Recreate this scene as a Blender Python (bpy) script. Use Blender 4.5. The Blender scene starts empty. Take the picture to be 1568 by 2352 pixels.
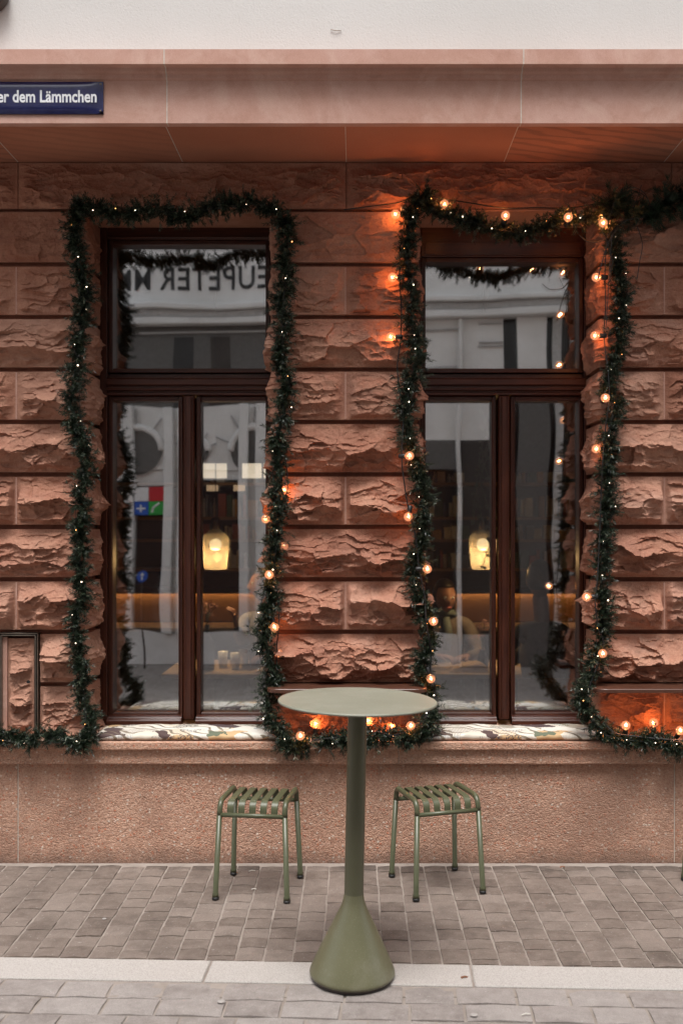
import bpy, bmesh, math, random
import numpy as np
from mathutils import Vector, Matrix
R = math.radians
S = bpy.context.scene
COL = S.collection
random.seed(7)

# ------------------------------------------------------------------ camera, sky, sun, exposure
FPX, CX, CY, DW, EYE = 2287.0, 817.0, 1215.0, 5.08, 1.70      # focal (px at 1568 wide), principal point, metres to the plinth, eye height
cam_d = bpy.data.cameras.new('camera'); cam = bpy.data.objects.new('camera', cam_d); COL.objects.link(cam)
cam.location = (0, -DW, EYE); cam.rotation_euler = (R(90), 0, 0)
cam_d.sensor_fit = 'VERTICAL'; cam_d.sensor_height = 36; cam_d.sensor_width = 24
cam_d.lens = FPX / 2352 * 36
cam_d.shift_x = -(CX - 784) / 2352; cam_d.shift_y = (CY - 1176) / 2352
cam_d.clip_start = 0.05; cam_d.clip_end = 400
cam_d.dof.use_dof = True; cam_d.dof.focus_distance = 4.75; cam_d.dof.aperture_fstop = 2.2
S.camera = cam

W = bpy.data.worlds.new('World'); S.world = W; W.use_nodes = True
nt = W.node_tree; nt.nodes.clear()
sky = nt.nodes.new('ShaderNodeTexSky'); sky.sky_type = 'NISHITA'; sky.sun_disc = False
SUN_EL, SUN_AZ = 69, 186            # azimuth in degrees clockwise from +Y; the light comes over the opposite roofs
sky.sun_elevation = R(SUN_EL); sky.sun_rotation = R(SUN_AZ)
sky.air_density = 1.2; sky.dust_density = 4.0; sky.ozone_density = 1.0
hs = nt.nodes.new('ShaderNodeHueSaturation'); hs.inputs['Saturation'].default_value = 0.22
bg = nt.nodes.new('ShaderNodeBackground'); bg.inputs['Strength'].default_value = 0.125
wo = nt.nodes.new('ShaderNodeOutputWorld')
nt.links.new(sky.outputs[0], hs.inputs['Color']); nt.links.new(hs.outputs[0], bg.inputs['Color']); nt.links.new(bg.outputs[0], wo.inputs['Surface'])
sd = bpy.data.lights.new('sun', 'SUN'); sun = bpy.data.objects.new('sun', sd); COL.objects.link(sun)
sd.energy = 1.5; sd.angle = R(24); sd.color = (1.0, 0.98, 0.95)
az = R(SUN_AZ)
sdir = Vector((math.sin(az) * math.cos(R(SUN_EL)), math.cos(az) * math.cos(R(SUN_EL)), math.sin(R(SUN_EL))))
sun.rotation_euler = (-sdir).to_track_quat('-Z', 'Y').to_euler(); sun.location = sdir * 30
vs = S.view_settings
S.display_settings.display_device = 'sRGB'
vs.view_transform = 'Standard'; vs.look = 'None'; vs.gamma = 1.0; vs.use_curve_mapping = False
vs.exposure = 1.05
S.cycles.use_denoising = True
S.cycles.max_bounces = 8; S.cycles.diffuse_bounces = 4; S.cycles.glossy_bounces = 4; S.cycles.transparent_max_bounces = 16
S.cycles.transmission_bounces = 6; S.cycles.sample_clamp_indirect = 4.0; S.cycles.caustics_reflective = False; S.cycles.caustics_refractive = False

# ------------------------------------------------------------------ helpers
def at(px, py, Y):                 # a place on the plane Y = const seen at a pixel of the 1568 x 2352 picture
    d = Y + DW
    return Vector(((px - CX) * d / FPX, Y, EYE - (py - CY) * d / FPX))
def ax(px, Y): return (px - CX) * (Y + DW) / FPX
def azz(py, Y): return EYE - (py - CY) * (Y + DW) / FPX

def tag(o, label=None, cat=None, group=None, kind=None):
    if label: o['label'] = label
    if cat: o['category'] = cat
    if group: o['group'] = group
    if kind: o['kind'] = kind
    return o
def empty(name, loc=(0, 0, 0), rz=0, label=None, cat=None, group=None, kind=None):
    o = bpy.data.objects.new(name, None); COL.objects.link(o); o.location = loc; o.rotation_euler = (0, 0, rz)
    o.empty_display_size = .05
    return tag(o, label, cat, group, kind)
def link(name, me, m, parent=None, loc=None):
    o = bpy.data.objects.new(name, me); COL.objects.link(o)
    if m is not None and not me.materials: me.materials.append(m)
    if parent: o.parent = parent
    if loc: o.location = loc
    return o
def obj(name, bm, m, parent=None, smooth=False, loc=None):
    me = bpy.data.meshes.new(name); bm.normal_update(); bm.to_mesh(me); bm.free()
    if smooth:
        me.polygons.foreach_set('use_smooth', [True] * len(me.polygons))
    return link(name, me, m, parent, loc)
def copy_tree(o, parent=None):
    c = o.copy(); COL.objects.link(c)
    if parent: c.parent = parent
    for ch in list(o.children): copy_tree(ch, c)
    return c
def box(bm, x0, x1, y0, y1, z0, z1, bev=0.0, mat=None):
    vs_ = [bm.verts.new((x, y, z)) for x in (x0, x1) for y in (y0, y1) for z in (z0, z1)]
    q = [(0, 1, 3, 2), (4, 6, 7, 5), (0, 4, 5, 1), (2, 3, 7, 6), (0, 2, 6, 4), (1, 5, 7, 3)]
    fs = [bm.faces.new([vs_[i] for i in f]) for f in q]
    if bev > 0:
        es = list({e for f in fs for e in f.edges})
        r = bmesh.ops.bevel(bm, geom=es, offset=bev, segments=1, affect='EDGES', profile=.5)
        vs_ = list({v for f in r['faces'] for v in f.verts} | {v for v in vs_ if v.is_valid})
    if mat is not None:
        for v in vs_: v.co = mat @ v.co
    return vs_
def boxobj(name, m, parent, x0, x1, y0, y1, z0, z1, bev=0.0):
    bm = bmesh.new(); box(bm, min(x0, x1), max(x0, x1), min(y0, y1), max(y0, y1), min(z0, z1), max(z0, z1), bev)
    return obj(name, bm, m, parent)
def prism_x(name, prof, x0, x1, m, parent):       # profile of (y, z) run along X
    bm = bmesh.new()
    a = [bm.verts.new((x0, y, z)) for y, z in prof]; b = [bm.verts.new((x1, y, z)) for y, z in prof]
    n = len(prof)
    for i in range(n): bm.faces.new((a[i], a[(i + 1) % n], b[(i + 1) % n], b[i]))
    bm.faces.new(a[::-1]); bm.faces.new(b)
    bmesh.ops.recalc_face_normals(bm, faces=bm.faces[:])
    return obj(name, bm, m, parent)
def tube(bm, pts, r, n=8, cap=True):
    pts = [Vector(p) for p in pts]; rings = []
    k = len(pts)
    t0 = (pts[1] - pts[0]).normalized()
    up = Vector((0, 0, 1)) if abs(t0.z) < .9 else Vector((1, 0, 0))
    u = t0.cross(up).normalized()
    for i, p in enumerate(pts):
        t = (pts[min(i + 1, k - 1)] - pts[max(i - 1, 0)])
        t = t.normalized() if t.length > 1e-9 else t0
        u = (u - t * u.dot(t)); u = u.normalized() if u.length > 1e-6 else t.orthogonal().normalized()
        w = t.cross(u); rr = r[i] if isinstance(r, (list, tuple)) else r
        rings.append([bm.verts.new(p + (u * math.cos(2 * math.pi * j / n) + w * math.sin(2 * math.pi * j / n)) * rr) for j in range(n)])
    for a, b in zip(rings, rings[1:]):
        for j in range(n):
            bm.faces.new((a[j], a[(j + 1) % n], b[(j + 1) % n], b[j]))
    if cap:
        bm.faces.new(rings[0][::-1]); bm.faces.new(rings[-1])
def lathe(bm, prof, n=32, cx=0, cy=0, cz=0):        # prof of (radius, z)
    rings = []
    for r, z in prof:
        rings.append([bm.verts.new((cx + r * math.cos(2 * math.pi * j / n), cy + r * math.sin(2 * math.pi * j / n), cz + z)) for j in range(n)] if r > 1e-6 else [bm.verts.new((cx, cy, cz + z))])
    for a, b in zip(rings, rings[1:]):
        for j in range(n):
            if len(a) == 1 and len(b) == 1: continue
            if len(a) == 1: bm.faces.new((a[0], b[(j + 1) % n], b[j]))
            elif len(b) == 1: bm.faces.new((a[j], a[(j + 1) % n], b[0]))
            else: bm.faces.new((a[j], a[(j + 1) % n], b[(j + 1) % n], b[j]))
    bmesh.ops.recalc_face_normals(bm, faces=bm.faces[:])
def catmull(pts, step=6):
    pts = [Vector(p) for p in pts]; out = []
    for i in range(len(pts) - 1):
        p0, p1, p2, p3 = pts[max(i - 1, 0)], pts[i], pts[i + 1], pts[min(i + 2, len(pts) - 1)]
        for k in range(step):
            t = k / step
            out.append(.5 * ((2 * p1) + (p2 - p0) * t + (2 * p0 - 5 * p1 + 4 * p2 - p3) * t * t + (3 * p1 - p0 - 3 * p2 + p3) * t ** 3))
    out.append(pts[-1]); return out
def npmesh(name, V, F):
    me = bpy.data.meshes.new(name); F = np.asarray(F, dtype=np.int32); V = np.asarray(V, dtype=np.float32)
    me.vertices.add(len(V)); me.vertices.foreach_set('co', V.ravel())
    k = F.shape[1]
    me.loops.add(F.size); me.loops.foreach_set('vertex_index', F.ravel())
    me.polygons.add(len(F)); me.polygons.foreach_set('loop_start', np.arange(0, F.size, k, dtype=np.int32))
    me.update(calc_edges=True); me.validate()
    return me

# ---- noise in numpy
_L = np.random.RandomState(3).rand(16, 128, 128)
def vnoise(x, y, k=0):
    g = _L[k % 16]; xi = np.floor(x).astype(int); yi = np.floor(y).astype(int)
    fx = x - xi; fy = y - yi; fx = fx * fx * (3 - 2 * fx); fy = fy * fy * (3 - 2 * fy)
    a = g[xi % 128, yi % 128]; b = g[(xi + 1) % 128, yi % 128]; c = g[xi % 128, (yi + 1) % 128]; d = g[(xi + 1) % 128, (yi + 1) % 128]
    return (a * (1 - fx) + b * fx) * (1 - fy) + (c * (1 - fx) + d * fx) * fy
def fbm(x, y, k=0, o=4):
    s = 0; a = .5
    for i in range(o):
        s = s + a * vnoise(x * 2 ** i + 17.3 * i, y * 2 ** i + 9.1 * i, k + i); a *= .5
    return s / (1 - .5 ** o)

# ------------------------------------------------------------------ materials
class NT:
    def __init__(s, name):
        s.m = bpy.data.materials.new(name); s.m.use_nodes = True; s.t = s.m.node_tree
        s.b = s.t.nodes['Principled BSDF']; s.out = s.t.nodes['Material Output']
        s.co = s.t.nodes.new('ShaderNodeTexCoord'); s.obj = s.co.outputs['Object']
    def n(s, typ, _o=0, **k):
        nd = s.t.nodes.new(typ)
        for key, v in k.items():
            if key.startswith('_'): setattr(nd, key[1:], v); continue
            i = nd.inputs[int(key[1:])] if key[0] == 'i' and key[1:].isdigit() else nd.inputs[key.replace('__', ' ')]
            if isinstance(v, bpy.types.NodeSocket): s.t.links.new(v, i)
            else: i.default_value = v
        return nd.outputs[_o]
    def noise(s, scale, detail=4, rough=.55, vec=None, o=0, dist=0):
        return s.n('ShaderNodeTexNoise', o, Vector=vec or s.obj, Scale=scale, Detail=detail, Roughness=rough, Distortion=dist)
    def vor(s, scale, feat='F1', o=0, vec=None, rnd=1.0):
        return s.n('ShaderNodeTexVoronoi', o, _feature=feat, Vector=vec or s.obj, Scale=scale, Randomness=rnd)
    def ramp(s, fac, stops, interp='LINEAR'):
        nd = s.t.nodes.new('ShaderNodeValToRGB'); s.t.links.new(fac, nd.inputs[0]); cr = nd.color_ramp; cr.interpolation = interp
        while len(cr.elements) < len(stops): cr.elements.new(.5)
        for e, (p, c) in zip(cr.elements, stops):
            e.position = p; e.color = (c, c, c, 1) if isinstance(c, (int, float)) else tuple(c) + (1,)
        return nd.outputs[0]
    def mix(s, f, a, b, mode='MIX'):
        nd = s.t.nodes.new('ShaderNodeMix'); nd.data_type = 'RGBA'; nd.blend_type = mode
        for idx, v in ((0, f), (6, a), (7, b)):
            if isinstance(v, bpy.types.NodeSocket): s.t.links.new(v, nd.inputs[idx])
            else: nd.inputs[idx].default_value = v if idx == 0 else tuple(v) + (1,)
        return nd.outputs[2]
    def math(s, op, a, b=0.0, c=0.0):
        return s.n('ShaderNodeMath', 0, _operation=op, i0=a, i1=b, i2=c)
    def rand(s): return s.n('ShaderNodeObjectInfo', 5)
    def bump(s, h, strength=.5, dist=.01):
        return s.n('ShaderNodeBump', 0, Strength=strength, Distance=dist, Height=h)
    def fin(s, **k):
        for key, v in k.items():
            i = s.b.inputs[key.replace('__', ' ')]
            if isinstance(v, bpy.types.NodeSocket): s.t.links.new(v, i)
            else: i.default_value = tuple(v) + (1,) if isinstance(v, tuple) and len(v) == 3 else v
        return s.m
def plain(name, col, rough=.6, metal=0.0, **k):
    a = NT(name); v = a.noise(40, 3); c = a.mix(a.ramp(v, [(.3, 0.0), (.7, 1.0)]), tuple(x * .82 for x in col), tuple(min(1, x * 1.12) for x in col))
    return a.fin(Base__Color=c, Roughness=rough, Metallic=metal, **k)
def emit(name, col, st):
    a = NT(name); m = a.fin(Base__Color=col, Emission__Color=col, Emission__Strength=st)
    m.cycles.emission_sampling = 'NONE' if st > 0 and name.startswith('fairy') else 'AUTO'
    return m

M = {}
a = NT('rock_faced_red_sandstone')
big = a.noise(2.6, 5, .6); mid = a.noise(11, 6, .65); fine = a.noise(130, 3, .6); bed = a.noise(1, 5, .6, vec=a.n('ShaderNodeMapping', 0, Vector=a.obj, Scale=(3, 3, 34)))
c = a.ramp(big, [(.3, (.26, .098, .055)), (.5, (.385, .168, .102)), (.70, (.50, .265, .178))])
c = a.mix(a.math('MULTIPLY', a.ramp(mid, [(.35, 0.0), (.7, 1.0)]), .55), c, (.58, .33, .225))
pale = a.noise(1.9, 5, .65, vec=a.n('ShaderNodeMapping', 0, Vector=a.obj, Location=(5, 2, 9)), dist=.8)
c = a.mix(a.math('MULTIPLY', a.ramp(pale, [(.56, 0.0), (.66, 1.0)]), .42), c, (.56, .36, .28))
soot = a.noise(2.3, 6, .7, vec=a.n('ShaderNodeMapping', 0, Vector=a.obj, Location=(1, 7, 3)))
c = a.mix(a.math('MULTIPLY', a.ramp(soot, [(.54, 0.0), (.70, 1.0)]), .5), c, (.13, .060, .045))
c = a.mix(a.math('MULTIPLY', a.ramp(bed, [(.45, 0.0), (.65, 1.0)]), .30), c, (.27, .09, .06))
c = a.mix(.22, c, a.ramp(fine, [(.3, (.20, .07, .05)), (.7, (.62, .36, .28))]))
c = a.mix(a.math('MULTIPLY', a.ramp(a.rand(), [(.5, 0.0), (1.0, 1.0)]), .50), c, (.44, .26, .19))
c = a.mix(a.math('MULTIPLY', a.ramp(a.rand(), [(.0, 1.0), (.4, 0.0)]), .45), c, (.24, .095, .06))
pits = a.ramp(a.vor(95), [(.0, 0.0), (.12, 1.0)])
h = a.math('ADD', a.math('MULTIPLY', a.noise(38, 7, .7), 1.0), a.math('MULTIPLY', a.noise(170, 3, .6), .35))
M['rock'] = a.fin(Base__Color=c, Roughness=.93, Normal=a.bump(h, .85, .014)); M['rock'].node_tree.nodes['Principled BSDF'].inputs['Specular IOR Level'].default_value = .25

a = NT('smooth_pink_sandstone')
big = a.noise(1.7, 5, .6, dist=.6); mid = a.noise(9, 6, .7); fine = a.noise(220, 2)
c = a.ramp(big, [(.28, (.43, .23, .17)), (.5, (.50, .285, .225)), (.75, (.58, .37, .315))])
c = a.mix(a.math('MULTIPLY', a.ramp(mid, [(.48, 0.0), (.70, 1.0)]), .55), c, (.36, .175, .125))
c = a.mix(a.math('MULTIPLY', a.ramp(a.noise(3.3, 7, .7, vec=a.n('ShaderNodeMapping', 0, Vector=a.obj, Scale=(1, 1, .6), Location=(3, 3, 3)), dist=1.2), [(.50, 0.0), (.64, 1.0)]), .5), c, (.62, .42, .35))
c = a.mix(.14, c, a.ramp(fine, [(.3, (.3, .16, .12)), (.7, (.75, .55, .48))]))
c = a.mix(a.math('MULTIPLY', a.rand(), .25), c, (.47, .24, .17))
M['smooth'] = a.fin(Base__Color=c, Roughness=.9, Normal=a.bump(a.noise(190, 4, .7), .22, .003))

a = NT('banded_soffit_sandstone')
w = a.n('ShaderNodeTexWave', 0, Vector=a.n('ShaderNodeMapping', 0, Vector=a.obj, Rotation=(0, 0, .55), Scale=(1, 5, 1)), Scale=1.6, Distortion=5.0, Detail=4.0, Detail__Scale=1.4)
c = a.ramp(a.noise(1.4, 5), [(.3, (.32, .110, .058)), (.7, (.43, .175, .10))])
c = a.mix(a.math('MULTIPLY', a.ramp(w, [(.55, 0.0), (.85, 1.0)]), a.math('MULTIPLY', a.ramp(a.rand(), [(.45, 0.0), (.6, 1.0)]), .55)), c, (.17, .07, .045))
c = a.mix(.12, c, a.ramp(a.noise(200, 2), [(.3, (.2, .1, .07)), (.7, (.6, .4, .3))]))
M['soffit'] = a.fin(Base__Color=c, Roughness=.92, Normal=a.bump(a.noise(150, 4, .7), .2, .003))

a = NT('washed_pebble_concrete')
v1 = a.vor(62, o=1); v2 = a.vor(150, o=1); d1 = a.vor(62)
sel = a.n('ShaderNodeSeparateColor', 0, Color=v1); sel2 = a.n('ShaderNodeSeparateColor', 0, Color=v2)
c = a.ramp(a.noise(2.2, 5, .6), [(.3, (.43, .235, .160)), (.7, (.57, .35, .25))])
c = a.mix(.48, c, a.ramp(sel2, [(0, (.34, .165, .105)), (.3, (.50, .285, .195)), (.6, (.60, .385, .28)), (.86, (.57, .41, .33)), (.95, (.16, .09, .065))], 'CONSTANT'))
peb = a.math('MULTIPLY', a.ramp(d1, [(.25, 1.0), (.42, 0.0)]), a.ramp(sel, [(.62, 0.0), (.64, 1.0)]))
c = a.mix(peb, c, a.ramp(a.n('ShaderNodeSeparateColor', 1, Color=v1), [(0, (.50, .19, .11)), (.45, (.60, .31, .20)), (.8, (.66, .54, .45))], 'CONSTANT'))
c = a.mix(a.math('MULTIPLY', a.ramp(a.noise(1.3, 6, .7), [(.47, 0.0), (.62, 1.0)]), .55), c, (.27, .155, .11))
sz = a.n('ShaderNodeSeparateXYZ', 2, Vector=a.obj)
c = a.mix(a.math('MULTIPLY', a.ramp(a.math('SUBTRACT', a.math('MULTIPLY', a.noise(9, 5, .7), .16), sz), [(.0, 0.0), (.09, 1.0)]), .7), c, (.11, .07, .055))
h = a.math('ADD', a.math('MULTIPLY', a.vor(150), -.8), a.math('MULTIPLY', d1, -.5))
M['washed'] = a.fin(Base__Color=c, Roughness=.85, Normal=a.bump(h, .75, .006))

a = NT('white_scratched_plaster')
g = a.noise(85, 5, .65, dist=.5)
c = a.ramp(a.noise(1.1, 4), [(.3, (.56, .548, .53)), (.7, (.62, .61, .595))])
c = a.mix(a.math('MULTIPLY', a.ramp(g, [(.3, 1.0), (.5, 0.0)]), .3), c, (.5, .47, .44))
M['plaster'] = a.fin(Base__Color=c, Roughness=.95, Normal=a.bump(g, .32, .005))
M['mortar'] = plain('pale_lime_mortar', (.56, .50, .44), .95)
M['jointdark'] = plain('recessed_joint_stone', (.26, .10, .065), .95)

a = NT('varnished_dark_wood')
st = a.noise(1, 5, .6, vec=a.n('ShaderNodeMapping', 0, Vector=a.obj, Scale=(70, 70, 5)))
c = a.ramp(st, [(.3, (.028, .0070, .004)), (.6, (.062, .0165, .008)), (.8, (.10, .030, .014))])
M['wood'] = a.fin(Base__Color=c, Roughness=.38, Normal=a.bump(st, .2, .002))
a = NT('varnished_dark_wood_level')
st = a.noise(1, 5, .6, vec=a.n('ShaderNodeMapping', 0, Vector=a.obj, Scale=(5, 70, 70)))
c = a.ramp(st, [(.3, (.030, .0075, .004)), (.6, (.066, .0175, .009)), (.8, (.11, .032, .015))])
M['woodh'] = a.fin(Base__Color=c, Roughness=.36, Normal=a.bump(st, .2, .002))

a = NT('window_glass')
t = a.t; tr = t.nodes.new('ShaderNodeBsdfTransparent'); tr.inputs[0].default_value = (.93, .95, .94, 1)
gl = t.nodes.new('ShaderNodeBsdfGlossy'); gl.inputs['Roughness'].default_value = 0.0; gl.inputs[0].default_value = (.95, .97, 1, 1)
t.links.new(a.bump(a.noise(1.6, 1), .035, .05), gl.inputs['Normal'])
lw = a.n('ShaderNodeLayerWeight', 0, Blend=.35); fac = a.math('MULTIPLY_ADD', lw, .55, .335)
mx = t.nodes.new('ShaderNodeMixShader'); t.links.new(fac, mx.inputs[0]); t.links.new(tr.outputs[0], mx.inputs[1]); t.links.new(gl.outputs[0], mx.inputs[2]); t.links.new(mx.outputs[0], a.out.inputs[0])
M['glass'] = a.m
a = NT('clear_bulb_glass')
t = a.t; tr = t.nodes.new('ShaderNodeBsdfTransparent'); tr.inputs[0].default_value = (1, .80, .62, 1)
gl = t.nodes.new('ShaderNodeBsdfGlossy'); gl.inputs['Roughness'].default_value = 0.08
lw = a.n('ShaderNodeLayerWeight', 1, Blend=.4); fac = a.math('MULTIPLY_ADD', lw, .5, .06)
mx = t.nodes.new('ShaderNodeMixShader'); t.links.new(fac, mx.inputs[0]); t.links.new(tr.outputs[0], mx.inputs[1]); t.links.new(gl.outputs[0], mx.inputs[2])
em = t.nodes.new('ShaderNodeEmission'); em.inputs[0].default_value = (1, .40, .20, 1); em.inputs[1].default_value = .20
ad = t.nodes.new('ShaderNodeAddShader'); t.links.new(mx.outputs[0], ad.inputs[0]); t.links.new(em.outputs[0], ad.inputs[1]); t.links.new(ad.outputs[0], a.out.inputs[0])
a.m.cycles.emission_sampling = 'NONE'; M['bulb'] = a.m
M['filament'] = emit('fairy_filament', (1.0, .60, .32), 5.0)
M['fairy'] = emit('fairy_warm_white', (1.0, .80, .58), 5.0)
M['fairy_o'] = emit('fairy_amber', (1.0, .42, .12), 3.0)
M['black'] = plain('black_rubber', (.012, .012, .012), .5)

a = NT('olive_powder_coat')
c = a.ramp(a.noise(7, 4), [(.3, (.128, .124, .070)), (.7, (.148, .143, .082))])
c = a.mix(a.math('MULTIPLY', a.ramp(a.noise(300, 2), [(.62, 0.0), (.70, 1.0)]), .3), c, (.36, .35, .29))
c = a.mix(a.math('MULTIPLY', a.ramp(a.noise(5, 7, .75), [(.52, 0.0), (.70, 1.0)]), .22), c, (.38, .36, .30))
M['olive'] = a.fin(Base__Color=c, Roughness=.36, Normal=a.bump(a.noise(900, 2), .12, .0006))
a = NT('olive_coat_column_shaded'); c = a.ramp(a.noise(7, 4), [(.3, (.088, .086, .050)), (.7, (.102, .100, .058))]); M['olivecol'] = a.fin(Base__Color=c, Roughness=.36)  # same olive paint as the cone, column shade darkened into the colour
a = NT('olive_top_sky_sheen')  # same olive paint, sky reflection lightened into the colour; pale dust specks over it
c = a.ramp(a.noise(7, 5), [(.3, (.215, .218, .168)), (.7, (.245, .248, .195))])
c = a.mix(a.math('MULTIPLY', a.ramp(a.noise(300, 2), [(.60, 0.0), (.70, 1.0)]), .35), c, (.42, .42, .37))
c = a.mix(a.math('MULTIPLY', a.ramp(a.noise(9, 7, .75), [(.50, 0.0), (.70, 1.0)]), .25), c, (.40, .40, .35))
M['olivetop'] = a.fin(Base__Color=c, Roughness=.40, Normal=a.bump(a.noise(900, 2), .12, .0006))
a = NT('olive_powder_coat_dark')
c = a.ramp(a.noise(7, 4), [(.3, (.070, .076, .040)), (.7, (.084, .090, .048))])
M['olive2'] = a.fin(Base__Color=c, Roughness=.36, Normal=a.bump(a.noise(900, 2), .12, .0006))

def paver(name, c0, c1, c2):
    a = NT(name); r = a.rand(); a.obj = a.n('ShaderNodeNewGeometry', 0)
    c = a.ramp(r, [(0, c0), (.5, c1), (1, c2)])
    c = a.mix(a.math('MULTIPLY', a.ramp(a.noise(16, 8, .75), [(.38, 0.0), (.68, 1.0)]), .55), c, tuple(x * 1.30 for x in c2))
    c = a.mix(a.math('MULTIPLY', a.ramp(a.noise(3.1, 6, .7), [(.5, 0.0), (.68, 1.0)]), .55), c, tuple(x * .62 for x in c0))
    c = a.mix(a.math('MULTIPLY', a.ramp(a.noise(70, 4, .7), [(.63, 0.0), (.70, 1.0)]), .65), c, (.50, .47, .44))
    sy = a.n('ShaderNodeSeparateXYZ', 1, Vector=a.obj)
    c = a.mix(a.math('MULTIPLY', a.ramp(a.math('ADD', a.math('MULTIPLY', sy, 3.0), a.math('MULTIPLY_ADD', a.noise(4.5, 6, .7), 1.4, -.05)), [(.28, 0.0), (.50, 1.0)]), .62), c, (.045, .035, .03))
    c = a.mix(a.math('MULTIPLY', a.ramp(a.noise(300, 2), [(.35, 1.0), (.6, 0.0)]), .35), c, tuple(x * .45 for x in c0))
    return a.fin(Base__Color=c, Roughness=.82, Normal=a.bump(a.math('ADD', a.noise(28, 7, .75), a.math('MULTIPLY', a.noise(160, 3), .4)), .8, .006))
M['paver'] = paver('brown_grey_paver', (.122, .092, .075), (.175, .137, .114), (.228, .184, .157))
M['slab'] = paver('grey_road_slab', (.225, .192, .176), (.285, .250, .232), (.345, .312, .292))
a = NT('pale_granite')
c = a.ramp(a.noise(260, 3, .7), [(.3, (.24, .215, .20)), (.5, (.42, .395, .37)), (.75, (.56, .54, .52))])
c = a.mix(a.math('MULTIPLY', a.noise(2, 4), .4), c, (.42, .36, .33))
M['granite'] = a.fin(Base__Color=c, Roughness=.8, Normal=a.bump(a.noise(260, 3), .4, .003))
a = NT('sandy_joint_mortar')
c = a.ramp(a.noise(9, 6, .7), [(.3, (.235, .195, .168)), (.7, (.34, .295, .26))])
M['bed'] = a.fin(Base__Color=c, Roughness=.95, Normal=a.bump(a.noise(200, 4), .4, .003))
a = NT('far_road_paving')
br = a.n('ShaderNodeTexBrick', 0, Vector=a.obj, Color1=(.22, .19, .17, 1), Color2=(.30, .27, .25, 1), Mortar=(.38, .34, .31, 1), Scale=1.0, Mortar__Size=.006, Brick__Width=.21, Row__Height=.125)
M['farroad'] = a.fin(Base__Color=a.mix(.35, br, a.ramp(a.noise(12, 6), [(.3, (.18, .155, .14)), (.7, (.34, .31, .29))])), Roughness=.85, Normal=a.bump(a.noise(90, 5), .4, .004))

a = NT('fir_needles')
r = a.n('ShaderNodeNewGeometry', 8)          # random per island
c = a.ramp(r, [(0, (.006, .014, .008)), (.5, (.010, .022, .010)), (.85, (.025, .046, .022)), (1, (.20, .215, .15))])
M['needle'] = a.fin(Base__Color=c, Roughness=.38)
a = NT('dark_pine_needles')
r = a.n('ShaderNodeNewGeometry', 8)
c = a.ramp(r, [(0, (.006, .015, .007)), (.6, (.014, .034, .015)), (1, (.035, .06, .03))])
M['needle2'] = a.fin(Base__Color=c, Roughness=.5)

a = NT('patchwork_print_fabric')
mp = a.n('ShaderNodeMapping', 0, Vector=a.obj, Scale=(1, 1.4, 1.9)); dv = a.n('ShaderNodeVectorMath', 0, _operation='ADD', i0=mp, i1=a.n('ShaderNodeVectorMath', 0, _operation='SCALE', i0=a.noise(9, 3, o=1), Scale=.14))
v = a.vor(7.5, o=1, vec=dv); s1 = a.n('ShaderNodeSeparateColor', 0, Color=v); s2 = a.n('ShaderNodeSeparateColor', 1, Color=v)
c = a.ramp(s1, [(0, (.62, .57, .48)), (.16, (.55, .37, .20)), (.32, (.36, .32, .26)), (.46, (.70, .67, .60)), (.64, (.085, .052, .048)), (.72, (.62, .55, .44)), (.84, (.38, .39, .38)), (.95, (.13, .15, .10))], 'CONSTANT')
wv = a.n('ShaderNodeTexWave', 0, _bands_direction='X', Vector=a.obj, Scale=42.0, Distortion=.6)
c = a.mix(a.math('MULTIPLY', a.ramp(wv, [(.45, 0.0), (.55, 1.0)]), a.ramp(s2, [(.74, 0.0), (.76, 1.0)])), c, (.72, .68, .62))
sp = a.ramp(a.noise(110, 5, .7), [(.50, 0.0), (.54, 1.0)])
c = a.mix(a.math('MULTIPLY', sp, a.ramp(s2, [(.22, 1.0), (.24, 0.0)])), c, (.08, .06, .07))
w2 = a.n('ShaderNodeTexWave', 0, _bands_direction='DIAGONAL', Vector=a.obj, Scale=7.0, Distortion=9.0, Detail=1.0)
c = a.mix(a.math('MULTIPLY', a.ramp(w2, [(.80, 0.0), (.84, 1.0)]), a.ramp(s2, [(.62, 0.0), (.64, 1.0)])), c, (.22, .18, .13))
M['fabric'] = a.fin(Base__Color=c, Roughness=.9, Normal=a.bump(a.noise(700, 2), .3, .001))

M['metal_frame'] = plain('dull_steel_trim', (.20, .165, .135), .45, .7)
M['shelfmetal'] = plain('brown_lacquered_shelf', (.085, .035, .022), .32)
M['signwhite'] = plain('white_enamel', (.85, .86, .9), .3)
a = NT('blue_enamel')
c = a.ramp(a.noise(14, 5, .7), [(.3, (.008, .010, .062)), (.75, (.020, .023, .10))])
M['signblue'] = a.fin(Base__Color=c, Roughness=.22); M['signblue'].node_tree.nodes['Principled BSDF'].inputs['Coat Weight'].default_value = .4
M['whiteclip'] = plain('white_plastic', (.62, .60, .56), .5)
M['darkmetal'] = plain('dark_lamp_metal', (.05, .038, .032), .5)
M['greymetal'] = plain('grey_lamp_face', (.26, .24, .24), .6)
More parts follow.
